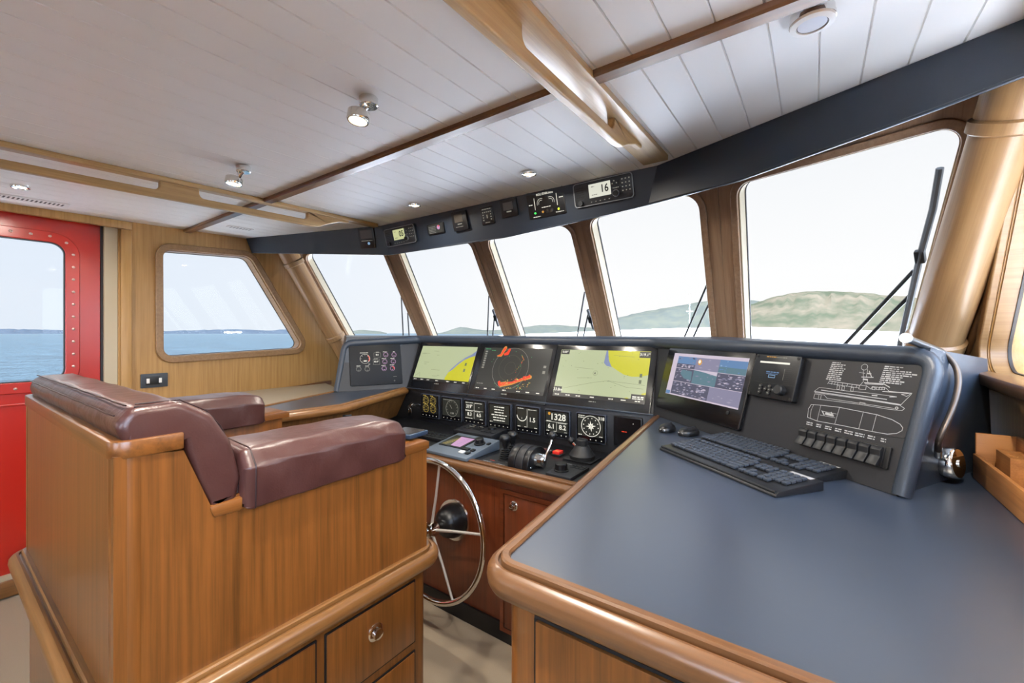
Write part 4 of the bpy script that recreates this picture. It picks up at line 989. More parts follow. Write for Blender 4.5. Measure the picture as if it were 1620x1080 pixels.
for x in (360, 402, 478): gl([(x-8, 270+(x-360)*.12), (x+14, 273+(x-360)*.12), (x+8, 304+(x-360)*.12), (x-12, 300+(x-360)*.12)], lw, True)
gl([(545, 265), (600, 272), (595, 305), (535, 298)], lw, True); gl([(600, 270), (640, 300), (650, 278), (770, 292), (795, 318)])
for x in (655, 690, 715, 738): gl([(x, 282), (x+22, 285), (x+18, 306), (x-6, 302)], .0014, True)
gl([(200, 285), (430, 315), (600, 330), (860, 365)]); gl([(155, 318), (200, 285)]); gl([(740, 320), (990, 335)], .002); gl([(800, 318), (880, 328)], .0015)
gl([(215, 308), (475, 345), (775, 388)], .002); gl([(160, 320), (560, 378), (890, 432)], .0022); gl([(160, 328), (555, 385), (885, 438)], .0012); gl([(650, 352), (692, 356)], .003); gl([(800, 366), (858, 366)], .002)
gl([(160, 340), (150, 378), (190, 385), (560, 432), (780, 470), (905, 484), (928, 465), (890, 440), (985, 345), (980, 335), (900, 345), (945, 362), (980, 340)])
gl([(160, 340), (240, 350), (265, 378), (560, 422), (840, 465)]); gl([(195, 350), (190, 382)]); gl([(215, 352), (210, 384)]); gl([(545, 412), (590, 418), (590, 438), (545, 430)], lw, True); c = G(860, 462); m.ring(c.x, c.y, .003, .002, z, 10)
gl([(130, 430), (105, 470), (98, 540), (180, 572), (400, 612), (640, 660), (780, 684), (860, 678), (905, 655), (912, 630), (890, 600), (820, 560), (690, 518), (370, 455), (210, 437), (130, 430)], .0015)
gl([(150, 433), (128, 480), (122, 545)]); gl([(212, 437), (180, 570)]); gl([(372, 456), (330, 600)]); gl([(576, 492), (535, 640)]); gl([(688, 518), (650, 662)])
gl([(215, 485), (345, 512)]); gl([(205, 520), (335, 545)]); gl([(255, 508), (310, 522)], .007); gl([(225, 490), (240, 520)], .003); gl([(300, 498), (320, 530)], .003)
m.build('engraving', None, d.t)
m = MB().m(greyline)
# eight rocker switches in one frame
qz = [zd(72, 628), zd(838, 795), zd(797, 978), zd(40, 790)]
d = Dev(FWR, qz, 'switch_bank', 'black frame holding the row of eight rocker switches below the ship diagram', 'switch frame')
sb = d; sw_w, sw_h = d.w, d.h
frm = MB().prism(rrect(0, 0, d.w, d.h, .004), 0, .006, .0015).build('frame', blackm, d.t)
m = MB().m(greyline)
for k in range(8):
    x = (-.5+(k+.5)/8.35)*sw_w+.002; l = (.03, .022, .028, .026, .034, .036, .026, .018)[k]
    for j in range(2): m.words(x-l/2*.7, sw_h*.5+.010+.006*j, l*.7, .0045, .0024)
m.build('lettering', None, d.t)
names = ['first', 'second', 'third', 'fourth', 'fifth', 'sixth', 'seventh', 'last']
for k in range(8):
    x = (-.5+(k+.5)/8.35)*sw_w+.001; ww = sw_w/8.35*.86
    f2 = sb.fr.sub(x, -.001, 0, .006); o = thing('rocker_switch', '%s black rocker switch from the left in the row below the ship diagram' % names[k], 'switch', f2, group='rocker switches below the ship diagram')
    hh = sw_h*.86
    MB().prism([(-hh/2, 0), (hh/2, 0), (hh/2, .012), (hh*.3, .017), (0, .0135), (-hh*.3, .020), (-hh/2, .024)], -ww/2, ww/2, .0016, 'yz').build('rocker', sgrey, o)
    MB().box((0, 0, .002), (ww*1.06, hh*1.04, .004), .001).build('collar', black, o)

# ================================================================== THINGS ON THE COUNTERS
# keyboards
def keyboard(quad, label, flip=False):
    F = FT; x, y, w, h = F.quad(*quad, .02); tl, tr = F.loc(*quad[0], .02), F.loc(*quad[1], .02); bl, br = F.loc(*quad[3], .02), F.loc(*quad[2], .02)
    u = ((tr-tl)+(br-bl)); rot = math.atan2(u.y, u.x); w, h = .452, .158
    k = thing('keyboard', label, 'keyboard', F.sub(x, y, rot), group='black keyboards on the chart table')
    tiltm = Matrix.Rotation(math.radians(4), 4, 'X')
    MB().prism([(-h/2, 0), (h/2, 0), (h/2, .026), (-h/2+.012, .014), (-h/2, .006)], -w/2, w/2, .004, 'yz').build('body', kbody, k)
    MB().m(kbody).tube([(-w/2+.006, -h/2+.006, .012), (w/2-.006, -h/2+.006, .012)], .0035, 8).build('front_rim', None, k)
    rows = []; p = .0187; x0 = -w/2+.012
    meshes = {}
    def key(cx, cy, kw):
        z = .0145+(cy+h/2)*.078
        wk = round(kw, 4)
        if wk not in meshes:
            o = MB().prism([(-wk/2+.001, -.0083), (wk/2-.001, -.0083), (wk/2-.001, .0083), (-wk/2+.001, .0083)], 0, .0075, .0022).build('key', keys_m, k); meshes[wk] = o
        else:
            o = meshes[wk].copy(); COL.objects.link(o); o.parent = k
        o.matrix_local = T4((cx, cy, z)) @ Matrix.Rotation(.078, 4, 'X')
        return o
    ys = [h/2-.016]+[h/2-.040-p*i for i in range(5)]
    for i in range(13): key(x0+.010+i*p*1.06+(0 if i == 0 else .006), ys[0], .0165) if i < 13 else None
    for r, (off, n) in enumerate(((0, 14), (.5, 13), (.75, 12), (1.25, 11))):
        cx = x0
        if off: key(x0+off*p/2+.0095 if False else x0+(off+1)*p/2, ys[1+r], (off+1)*p-.002); cx = x0+(off+1)*p
        cnt = (13, 12, 11, 10)[r]
        for i in range(cnt): key(cx+p/2, ys[1+r], p-.002); cx += p
        rest = x0+15*p-cx; key(cx+rest/2, ys[1+r], rest-.002)
    cx = x0
    for kw in (1.5, 1.0, 1.25, 6.0, 1.25, 1.0, 1.0, 2.0): key(cx+kw*p/2, ys[5], kw*p-.002); cx += kw*p
    nx = x0+15.4*p
    for r in (1, 2):
        for i in range(3): key(nx+p/2+i*p, ys[r], p-.002)
    key(nx+1.5*p, ys[4], p-.002)
    for i in range(3): key(nx+p/2+i*p, ys[5], p-.002)
    mx = nx+3.3*p
    for r in range(1, 6):
        for i in range(4 if r < 5 else 2):
            if mx+p*(i+.5) < w/2-.006: key(mx+p/2+i*p, ys[r], p-.002)
    MB().box((w/2-.050, h/2-.014, .0255), (.062, .016, .0008), 0).build('sticker', sticker, k)
    return k
kz = zc
keyboard([zc(290, 640), zc(1125, 935), zc(935, 1020), zc(82, 697)], 'black keyboard lying in front of the other one, nearest the camera')
keyboard([zc(440, 603), (1352, 744), (1304, 766), zc(300, 648)], 'black keyboard lying behind the other one, against the dashboard')
for (px, py, lab, r) in ((1056, 677, 'black computer mouse nearer the helm, first from the left', .45), (1090, 683, 'black computer mouse beside the keyboards, second from the left', .1)):
    ms_ = thing('computer_mouse', lab, 'mouse', FT.sub(*FT.loc(px, py, .012), r-.6), group='two computer mice')
    b = bmesh.new(); bmesh.ops.create_uvsphere(b, u_segments=24, v_segments=14, radius=1)
    for v in b.verts:
        z = max(v.co.z, -.25); v.co = V((v.co.x*.030*(1-.12*v.co.y), v.co.y*.050, (z+.25)*.026+.001))
    MB().merge(b).build('shell', black, ms_, smooth=60)
    MB().box((0, .028, .0285), (.006, .016, .005), .002).build('scroll_wheel', rubber, ms_)
    MB().m(sticker).box((0, -.046, .012), (.022, .003, .006), .001).build('badge', None, ms_)
# helm desk instruments
wz = lambda x, y: (640+x/5.0625, 660+y/5.0625)
def deskq(quad, h=0): return FD_.quad(*[wz(*p) for p in quad], h)
x, y, w, h = deskq(((375, 148), (700, 208), (555, 350), (215, 272)), .02)
rd = thing('radar_keypad', 'blue-grey radar keypad with a small violet screen at the front left of the helm desk', 'control unit', FD_.sub(x, y))
w, h = .30, .27
tm_ = Matrix.Rotation(math.radians(8), 4, 'X')
MB().prism([(-h/2, 0), (h/2, 0), (h/2, .052), (-h/2, .016)], -w/2, w/2, .004, 'yz').build('housing', grey_m, rd)
RM = T4((0, 0, .035)) @ Matrix.Rotation(math.atan(.036/h), 4, 'X')
MB().prism(rrect(-.045, .02, .16, .145, .006), -.001, .003, .001, M=RM).build('screen_surround', black, rd)
m = MB().m(g_dk2).rect(-.045, .02, .145, .13, .0034).m(g_pnk).poly([(-.045, -.04), (.022, -.04), (.022, .08), (-.075, .08), (-.06, .02)], .0037).m(g_olv).poly([(-.113, -.04), (-.045, -.04), (-.06, .02), (-.075, .08), (-.113, .0)], .0037)
m.m(g_amb)
for k in range(9): m.words(-.108+.004*k, -.035+.011*k, .03, .004, .0040)
m.m(g_vio)
for k in range(6): m.words(-.03, -.025+.018*k, .035, .004, .0040)
mm = m.build('screen_image', None, rd); mm.matrix_local = RM
MB().lathe([(.030, .0), (.030, .006), (.024, .008), (.023, .028), (.020, .031), (0, .031)], 28, RM @ T4((.085, .045, 0))).build('knob', black, rd)
for kx, ky, kw in ((.065, -.045, .05), (.115, -.045, .022), (.075, -.085, .03), (.115, -.085, .022), (.135, .06, .016), (.045, .10, .02)):
    MB().box((kx, ky, .003), (kw, .024, .007), .0015, RM).build('button', black if kw < .03 else white_p if kw == .03 else black, rd)
x, y, w, h = deskq(((530, 95), (890, 130), (740, 205), (400, 140)), .0)
d2 = thing('autopilot_keypad', 'black keypad with a round dial behind the blue-grey radar keypad', 'control unit', FD_.sub(x-.02, y))
w, h = .30, .19
MB().prism([(-h/2, 0), (h/2, 0), (h/2, .045), (-h/2, .03)], -w/2, w/2, .004, 'yz').build('housing', panel_m, d2)
R2 = T4((0, 0, .0375)) @ Matrix.Rotation(math.atan(.015/h), 4, 'X')
MB().prism(rrect(-.05, .01, .13, .10, .004), 0, .002, M=R2).build('screen', bezel, d2)
mm = MB().m(g_dim).words(-.10, .03, .03, .008, .0024).words(-.03, .02, .03, .008, .0024).words(-.10, .0, .04, .008, .0024).build('screen_marks', None, d2); mm.matrix_local = R2
MB().lathe([(.026, 0), (.024, .012), (0, .013)], 26, R2 @ T4((.065, .02, 0))).build('dial', black, d2)
for kx in (.05, .09, .125): MB().box((kx, -.045, .001), (.026, .02, .006), .001, R2).build('button', sgrey, d2)
# dark keypad at the far left of the desk
d3 = thing('desk_keypad', 'flat dark keypad with rows of small buttons at the far left of the helm desk', 'control unit', FD_.sub(*FD_.loc(690, 693)))
MB().prism(rrect(0, 0, .20, .12, .006), 0, .02, .003).build('housing', black, d3)
for i in range(5):
    for j in range(2): MB().box((-.07+.035*i, -.025+.045*j, .021), (.026, .026, .006), .0015).build('button', sgrey, d3)
# joysticks
x, y, w, h = deskq(((770, 300), (935, 300), (820, 410), (595, 368)))
jp = thing('joystick_plate', 'black plate with white marks under the two joysticks', 'plate', FD_.sub(*(FD_.loc(*wz(800, 350))+V((0, .035)))))
MB().prism(rrect(0, 0, .20, .22, .005), 0, .004, .001).build('plate', rubber, jp)
MB().m(greyline).words(-.085, -.095, .05, .006, .0044).words(.0, -.10, .05, .006, .0044).m(g_red).words(-.06, -.07, .03, .006, .0044).m(greyline).ring(.03, -.02, .035, .0015, .0044, 20).words(.06, .04, .03, .006, .0044).build('lettering', None, jp)
for (px, py, lab) in ((805, 345, 'joystick with black ribbed boot, the nearer of the pair'), (865, 312, 'joystick with black ribbed boot, the farther of the pair')):
    q = FD_.loc(*wz(px, py)); j = thing('joystick', lab, 'joystick', FD_.sub(q.x, q.y, 0, .004), group='pair of ribbed joysticks')
    pr = []
    for k in range(6): pr += [(.030-.0024*k, .004+.011*k), (.031-.0024*k, .008+.011*k), (.023-.0018*k, .011+.011*k)]
    j.scale = (1.08, 1.08, .84)
    MB().lathe([(.034, 0), (.034, .003)]+pr, 24).build('boot', rubber, j)
    MB().tube([(0, 0, .06), (0, 0, .11)], .008, 12).build('shaft', black, j)
    MB().lathe([(.012, .078), (.014, .086), (.016, .100), (.024, .112), (.026, .126), (.023, .138), (.014, .146), (0, .149)], 24).build('grip', black, j)
# throttle
q = FD_.loc(*wz(1020, 400)); th = thing('throttle_lever', 'black engine throttle head with a chrome lever and black ball knob', 'throttle', FD_.sub(q.x-.01, q.y+.02))
arc = [(-.085, 0), (.085, 0)]+[(.085*math.cos(a*math.pi/14), .02+.075*math.sin(a*math.pi/14)) for a in range(0, 15)]
for x0, x1, mat_ in ((-.085, -.045, black), (-.043, -.002, panel_m), (0, .03, black)):
    MB().prism(arc, x0, x1, .004, 'yz').build('housing', mat_, th)
MB().tube([(.03, 0, .035), (.062, 0, .035)], [.034, .030], 24).m(chrome).tube([(.062, 0, .035), (.070, 0, .035)], [.019, .017], 24).build('pivot', black, th)
MB().tube([(.066, 0, .035), (.070, .012, .065), (.076, .04, .105), (.076, .055, .132)], [.008, .0065, .006, .006], 12).build('lever', chrome, th)
b = bmesh.new(); bmesh.ops.create_uvsphere(b, u_segments=20, v_segments=12, radius=.021); MB().merge(b, T4((.076, .058, .142))).build('ball', black, th, smooth=80)
for yy, zz in ((-.06, .012), (.0, .012), (-.02, .05)): MB().lathe([(.004, 0), (.003, .003), (0, .003)], 10, align((.030, yy, zz), (1, 0, 0))).build('screw', chrome, th)
# backlit push buttons and red guard
for k in range(6):
    q = FD_.loc(*wz(915+42*k, 232+8*k)); o = thing('push_button', 'small square lamp button in the row behind the throttle, %s from the left' % ('first', 'second', 'third', 'fourth', 'fifth', 'sixth')[k], 'button', FD_.sub(q.x, q.y), group='row of square buttons behind the throttle')
    MB().box((0, 0, .005), (.034, .034, .010), .002).build('base', black, o)
    MB().m(sgrey if k < 4 else plain('dull_red_key', '#5a2b28', .4)).box((0, 0, .012), (.024, .024, .006), .0015).m(g_dim).rect(0, 0, .010, .004, .0153).build('cap', None, o)
q = FD_.loc(*wz(1228, 300)); rg = thing('emergency_button', 'bright red guarded push button right of the throttle', 'button', FD_.sub(q.x, q.y))
MB().box((0, 0, .004), (.055, .055, .008), .002).build('base', rubber, rg)
MB().m(plain('signal_red_plastic', '#e0342c', .3)).box((0, 0, .014), (.040, .046, .016), .003).m(g_amb).rect(0, -.008, .02, .008, .0223).build('guard', None, rg)
q = FD_.loc(*wz(1185, 285)); rg = thing('grey_button', 'small grey square button touching the red one on its left', 'button', FD_.sub(q.x-.014, q.y))
MB().box((0, 0, .006), (.03, .045, .012), .002).build('cap', rubber, rg); MB().m(g_dim).rect(0, 0, .014, .010, .0123).build('mark', None, rg)
# searchlight / thruster controller
q = FD_.loc(*wz(1422, 335)); tc_ = thing('thruster_control', 'black cone shaped controller with a ribbed top knob at the right of the helm desk', 'control unit', FD_.sub(q.x, q.y))
MB().prism(rrect(0, 0, .155, .13, .012), 0, .008, .002).build('base', black, tc_)
MB().lathe([(.062, .008), (.064, .024), (.060, .028), (.056, .036), (.034, .066), (.032, .070), (0, .070)], 32).build('cone', rubber, tc_)
MB().lathe([(.028, .070), (.029, .096), (.026, .100), (0, .100)], 10).m(rubber).box((0, 0, .100), (.044, .012, .010), .003).build('knob', black, tc_)
MB().tube([(-.03, .0, .06), (-.06, .01, .075)], .006, 10).build('side_lever', chrome, tc_)
b = bmesh.new(); bmesh.ops.create_uvsphere(b, u_segments=18, v_segments=10, radius=.018); MB().merge(b, T4((-.066, .012, .080))).build('side_ball', black, tc_, smooth=80)
q = FD_.loc(*wz(1275, 450)); kp = thing('rotary_keypad', 'flat black keypad with one round dial beside the table edge', 'control unit', FD_.sub(q.x+.01, q.y+.02))
MB().prism(rrect(0, 0, .125, .185, .005), 0, .014, .002).build('housing', panel_m, kp)
MB().lathe([(.034, .014), (.034, .018), (.028, .020), (.027, .044), (.024, .047), (0, .047)], 30, T4((-.02, -.025, 0))).build('dial', black, kp)
for i in range(3):
    for j in range(2): MB().box((.0+.024*i-.0, .045+.024*j, .015), (.018, .016, .004), .001).build('button', sgrey, kp)
MB().m(greyline).words(-.045, .075, .03, .006, .0144).build('lettering', None, kp)

# gooseneck lamp on the starboard end of the console
FE = Fr((.17, 1.41, ZT), (.5, .87, 0), (.87, -.5, .12))
gb = FE.loc(1490, 730); G0 = FE.pt(gb.x, gb.y); gl_ = thing('gooseneck_lamp', 'chrome gooseneck chart lamp clipped to the right end of the console', 'lamp', Fr(G0, FE.u, FE.n))
MB().lathe([(.038, 0), (.041, .006), (.041, .028), (.037, .034), (.010, .035), (.010, .038), (0, .038)], 32).build('base', chrome, gl_)
inv = Fr(G0, FE.u, FE.n).mat().inverted()
def gp(px, py, h): q = FE.loc(px, py, h); return inv @ FE.pt(q.x, q.y, h)
neck = [gp(1484, 712, .030), gp(1484, 700, .042), gp(1490, 685, .052), gp(1504, 655, .062), gp(1514, 625, .066), gp(1517, 600, .066), gp(1513, 580, .060), gp(1502, 566, .052), gp(1490, 557, .045)]
# smooth it
def chaik(p, n=2):
    for _ in range(n):
        o = [p[0]]
        for a, c in zip(p, p[1:]): o += [a*.75+c*.25, a*.25+c*.75]
        p = o+[p[-1]]
    return p
nk = chaik(neck, 2)
MB().tube(nk, .0072, 12).build('neck', plain('neck_steel', '#5d534c', .42, .8), gl_)
MB().tube([gp(1484, 722, .02), gp(1484, 703, .033)], .008, 12).build('ferrule', chrome, gl_)
h0, h1 = gp(1492, 558, .045), gp(1434, 535, .055)
hdm = plain('lamp_head_steel', '#777879', .3, .9); MB().m(hdm).tube([h0, h0+(h1-h0)*.1, h1], [.006, .0095, .0095], 16).m(white_p).tube([h1, h1+(h1-h0)*.03], [.0125, .0125], 16).build('head', chrome, gl_)
MB().tube([h0*.7+h1*.3, h0*.7+h1*.3+V((0, -.022, -.01))], .002, 6).build('clip', chrome, gl_)
# wooden tray
ty = 1.50
tray = thing('wooden_tray', 'open teak organiser tray with a divider block, on the chart table at the right', 'tray', loc=(.43, ty, ZT))
TB = V((.43, ty, ZT)); TRM = T4(-TB)
y1, y0_ = 1.695, 1.25; xl, xr = .360, .438; hb, hf = .125, .068
MB().box(((xl+xr)/2, (y0_+y1)/2, ZT+.006), (xr-xl, y1-y0_, .010), 0, TRM).build('bottom', W['trayy'], tray)
MB().box(((xl+xr)/2, y1, ZT+hb/2+.001), (xr-xl, .011, hb), .002, TRM).build('back_panel', W['trayx'], tray)
MB().box((xl, (y0_+y1)/2, ZT+hf/2+.001), (.010, y1-y0_, hf), .002, TRM).build('side_panel', W['trayy'], tray)
MB().box((xr, (y0_+y1)/2, ZT+hb/2+.001), (.010, y1-y0_, hb), .002, TRM).build('side_panel', W['trayy'], tray)
MB().box(((xl+xr)/2, y0_, ZT+hf/2+.001), (xr-xl, .010, hf), .002, TRM).build('front_panel', W['trayx'], tray)
MB().holes([(-.03, -.05), (.02, -.05), (.02, .05), (-.03, .05)], [circ(-.017+.023*(i % 2), -.025+.032*(i//2), .008, 14) for i in range(4)], .02, TRM @ T4((.418, 1.60, ZT+.075))).m(W['trayy']).box((.413, 1.60, ZT+.04), (.05, .1, .07), 0, TRM).build('divider_block', W['trayx'], tray)
# outlet plate on port wall
FP = Fr((XW, 0, 0), (0, 1, 0), (1, 0, 0))
d = Dev(FP, [(222, 592), (265, 589), (265, 611), (222, 614)], 'wall_outlet', 'dark wall plate with two white switches below the port side window', 'outlet', lift=0)
MB().prism(rrect(0, 0, d.w, d.h, .004), 0, .010, .002).build('plate', plain('anthracite', '#3b4046', .4), d.t)
MB().box((-.01, 0, .0105), (.075, .055, .002), .0008).build('insert', sgrey, d.t)
for x in (-.035, .030): MB().box((x, -.001, .012), (.016, .032, .006), .0015).build('rocker', white_p, d.t)

# ================================================================== FASCIA INSTRUMENTS
def fdev(F, quad, name, label, cat='display', group=None, t=.012, mat=black, r=.006):
    d = Dev(F, quad, name, label, cat, group, lift=.0)
    MB().prism(rrect(0, 0, d.w, d.h, r), 0, t, .002).build('housing', mat, d.t); d.T = t+.0006
    return d
zf = lambda x, y: (820+x/8.1, 260+y/8.1)
zg = lambda x, y: (560+x/5.0625, 260+y/5.0625)
radio_grp = 'marine radios in the overhead fascia'
rim_m = plain('radio_rim_grey', '#7c8187', .4, .3)
def radio(quad, label, num, lcd, lcdm):
    d = fdev(FC, quad, 'marine_radio', label, 'radio', radio_grp, .014, plain('radio_body', '#23272d', .4), .016)
    w, h = d.w, d.h; z = d.T
    o = rrect(0, 0, w*.995, h*.995, .016); i = rrect(0, 0, w*.965, h*.93, .013)
    MB().ringpoly(o, i, .0125, .0155).build('rim', rim_m, d.t)
    tl, tr, br, bl = [d.L(*p, .014) for p in lcd]; c = (tl+tr+br+bl)/4; lw, lh = ((tr-tl).length+(br-bl).length)/2, ((tl-bl).length+(tr-br).length)/2
    MB().m(lcdm).rect(c.x, c.y, lw, lh, z).m(blackm).text(num, c.x+lw*.22, c.y+lh*.02, lh*.56, z+.0006, sx=.85).words(c.x-lw*.38, c.y+lh*.3, lw*.15, .004, z+.0006).words(c.x-lw*.38, c.y-lh*.3, lw*.25, .004, z+.0006).build('screen', None, d.t)
    m = MB().m(blackm)
    for k in range(6): m.rect(-w*.38, h*(.28-.09*k), w*.13, .003, z)
    m.build('speaker_grille', None, d.t)
    km = MB().m(g_dim)
    for a in range(3):
        for b_ in range(4): km.rect(w*(.33+.055*a), h*(.30-.15*b_), .006, .005, z+.0002)
    for k in range(5): km.rect(w*(-.2+.075*k), -h*.36, .006, .004, z+.0002)
    km.rect(w*.20, h*.30, .006, .004, z+.0002).rect(w*.17, h*.2, .005, .005, z+.0002).rect(w*.24, h*.2, .005, .005, z+.0002).words(w*.17, h*.02, w*.1, .004, z+.0002)
    km.build('key_marks', None, d.t)
    MB().m(rim_m).lathe([(.017, z), (.016, z+.010), (0, z+.010)], 24, T4((w*.22, -h*.20, 0))).m(blackm).lathe([(.013, z+.0101), (.012, z+.016), (0, z+.016)], 24, T4((w*.22, -h*.20, 0))).build('tuning_knob', None, d.t)
    MB().lathe([(.013, z), (.012, z+.012), (0, z+.012)], 20, T4((-w*.38, -h*.34, 0))).build('volume_knob', black, d.t)
    return d
radio([zf(690, 265), zf(1465, 95), zf(1510, 405), zf(760, 575)], 'marine radio showing channel 16 on a white screen, rightmost in the fascia', '16', [zf(885, 265), zf(1165, 205), zf(1200, 370), zf(925, 440)], g_lcdw)
radio([zg(235, 525), zg(480, 480), zg(525, 620), zg(290, 655)], 'marine radio showing channel 05 on a yellow-green screen, far left of the fascia', '05', [zg(300, 530), zg(390, 515), zg(420, 590), zg(330, 605)], g_lcd)
sub_g = 'small dim displays in the overhead fascia'
d = fdev(FC, [zg(585, 490), zg(705, 462), zg(750, 540), zg(610, 560)], 'alarm_panel', 'small dim alarm panel with a red picture, next right of the channel 05 radio', 'display', sub_g)
m = MB().m(g_dk).rect(0, 0, d.w*.85, d.h*.8, d.T).m(g_dim)
for k in range(5): m.words(-d.w*.38, d.h*(.2-.14*k), d.w*.4, .005, d.T+.0003)
m.m(g_pnk).poly(circ(d.w*.2, d.h*.08, .014, 8), d.T+.0003).m(g_red).rect(d.w*.22, d.h*.2, .012, .008, d.T+.0006); m.build('face', None, d.t)
d = fdev(FC, [zg(775, 395), zg(885, 370), zg(950, 510), zg(830, 530)], 'depth_display', 'small dark display with a tan square screen, third from the left in the fascia', 'display', sub_g, .018)
MB().m(plain('dead_lcd', '#4a4238', .3)).rect(-d.w*.05, d.h*.15, d.w*.55, d.h*.42, d.T).m(g_dim).rect(-.0, -d.h*.16, d.w*.3, .006, d.T).words(-d.w*.3, -d.h*.3, d.w*.5, .005, d.T).build('face', None, d.t)
d = fdev(FC, [zg(1005, 350), zg(1100, 330), zg(1145, 465), zg(1040, 490)], 'navigation_light_panel', 'small dark panel with an arch of tiny lamp marks, middle of the fascia', 'panel', sub_g, .008)
m = MB().m(g_dim).words(-d.w*.35, d.h*.36, d.w*.7, .006, d.T)
for k in range(5): m.rect(d.w*(-.3+.15*k), d.h*.2, .007, .006, d.T)
for k in range(3): m.rect(-d.w*.3, d.h*(.05-.14*k), .007, .006, d.T).rect(d.w*.3, d.h*(.05-.14*k), .007, .006, d.T)
m.words(-d.w*.2, -d.h*.38, d.w*.4, .005, d.T).rect(0, -d.h*.05, .006, .02, d.T); m.build('face', None, d.t)
d = fdev(FC, [zg(1165, 300), zg(1290, 270), zg(1340, 400), zg(1210, 425)], 'echo_display', 'small dark display with a blank grey screen, left of the stabiliser panel', 'display', sub_g, .016)
MB().m(plain('dead_lcd_grey', '#565656', .3)).rect(-d.w*.03, d.h*.12, d.w*.6, d.h*.44, d.T).m(g_dim).rect(0, -d.h*.20, d.w*.3, .006, d.T).build('face', None, d.t)
d = fdev(FC, [zf(90, 370), zf(565, 265), zf(640, 610), zf(170, 715)], 'stabiliser_panel', 'black roll stabiliser panel with white scales and small green lamps', 'panel', None, .008)
w, h = d.w, d.h; z = d.T
m = MB().m(g_white); U = lambda u, v: ((u-.5)*w, (v-.5)*h)
m.text('ROLL STABILISERS', *U(.50, .84), h*.075, z, sx=.85).line([U(.20, .74), U(.20, .32)], .0028, z).line([U(.80, .76), U(.80, .34)], .0028, z)
for cx in (.38, .62):
    for r_ in (.07, .11):
        m.ring(*U(cx, .52), w*r_, .0016, z, 10, 1.2, 3.4) if cx < .5 else m.ring(*U(cx, .52), w*r_, .0016, z, 10, -.3, 1.9)
m.words(*U(.38, .36), w*.24, .005, z).words(*U(.04, .52), w*.10, .005, z).words(*U(.86, .60), w*.10, .005, z).words(*U(.12, .06), w*.2, .005, z).words(*U(.74, .10), w*.22, .005, z)
m.build('scales', None, d.t)
for u, c_ in ((.19, g_gl), (.40, g_ora), (.52, rubber), (.64, rubber), (.82, g_yl)):
    p = U(u, .20); MB().m(c_).lathe([(.006, z), (.005, z+.003), (0, z+.004)], 12, T4((p[0], p[1], 0))).m(black).lathe([(.010, z-.0005), (.009, z+.001), (.006, z+.001)], 14, T4((p[0], p[1], 0))).build('lamp', None, d.t)
d = fdev(FL, [zg(20, 520), zg(150, 510), zg(195, 660), zg(80, 675)], 'wind_display', 'small dark display with a pale round button, alone on the port end of the fascia', 'display', None, .014)
MB().m(plain('dead_lcd_brown', '#3a3030', .3)).rect(0, d.h*.2, d.w*.75, d.h*.42, d.T).m(g_dim).words(-d.w*.35, -d.h*.12, d.w*.7, .004, d.T).m(g_lb).poly(circ(d.w*.1, -d.h*.26, .010, 14), d.T).build('face', None, d.t)

# ================================================================== CEILING FITTINGS
CN = V((0, -CS, 1)).normalized()
def cfr(p): return Fr(p, (1, 0, 0), -CN)          # local z points down into the room
def lamp_light(parent, power, size=.045, z=.01, col=(1, .92, .80)):
    l = bpy.data.lights.new('lamp_light', 'AREA'); l.shape = 'DISK'; l.size = size; l.energy = power; l.color = col; l.spread = math.radians(170)
    o = bpy.data.objects.new('lamp_light', l); COL.objects.link(o); o.parent = parent; o.matrix_local = T4((0, 0, z)) @ Matrix.Rotation(math.pi, 4, 'X'); return o
LP = 5.0
def recessed(px, py, label, r=.034, p=LP):
    f = cfr(PC(px, py)); t = thing('downlight', label, 'ceiling light', f, group='round chrome downlights in the ceiling')
    MB().lathe([(r, 0), (r, .004), (r*.96, .010), (r*.80, .012), (r*.76, .008), (r*.74, .0)], 36).build('ring', chrome, t)
    MB().lathe([(r*.75, .001), (r*.7, .006), (0, .007)], 30).build('lens', lampglow, t); lamp_light(t, p, r*1.3, .016); return t
recessed(32, 294, 'round chrome downlight in the ceiling above the red door')
recessed(656, 323, 'round chrome downlight above the channel 05 radio, farther of the forward pair', .035)
recessed(837, 273, 'round chrome downlight above the channel 16 radio, nearer of the forward pair', .035)
recessed(300, -230, 'round chrome downlight added out of view for fill, behind the helm seat', .035, 14); recessed(1700, -500, 'round chrome downlight added out of view for fill, behind the chart table', .035, 14)  # two lamps added out of view to brighten the room
f = cfr(PC(1285, 20)); t = thing('surface_light', 'large round chrome ceiling light, unlit, nearest the camera at the top right', 'ceiling light', f)
MB().lathe([(.043, 0), (.043, .012), (.045, .014), (.045, .022), (.043, .0225), (.030, .0225)], 40).build('drum', chrome, t)
MB().m(white_p).lathe([(.044, .0225), (.0435, .0275), (.031, .030), (.0305, .026)]+[(.0298, .0225), (.0297, .020)], 40).m(rubber).lathe([(.0300, .0222), (.0300, .0268), (.0280, .0268), (.0280, .0222)], 40).build('ring', None, t); MB().lathe([(.0284, .0270), (.02, .0278), (.0, .0282)], 36).build('lens', frost, t)
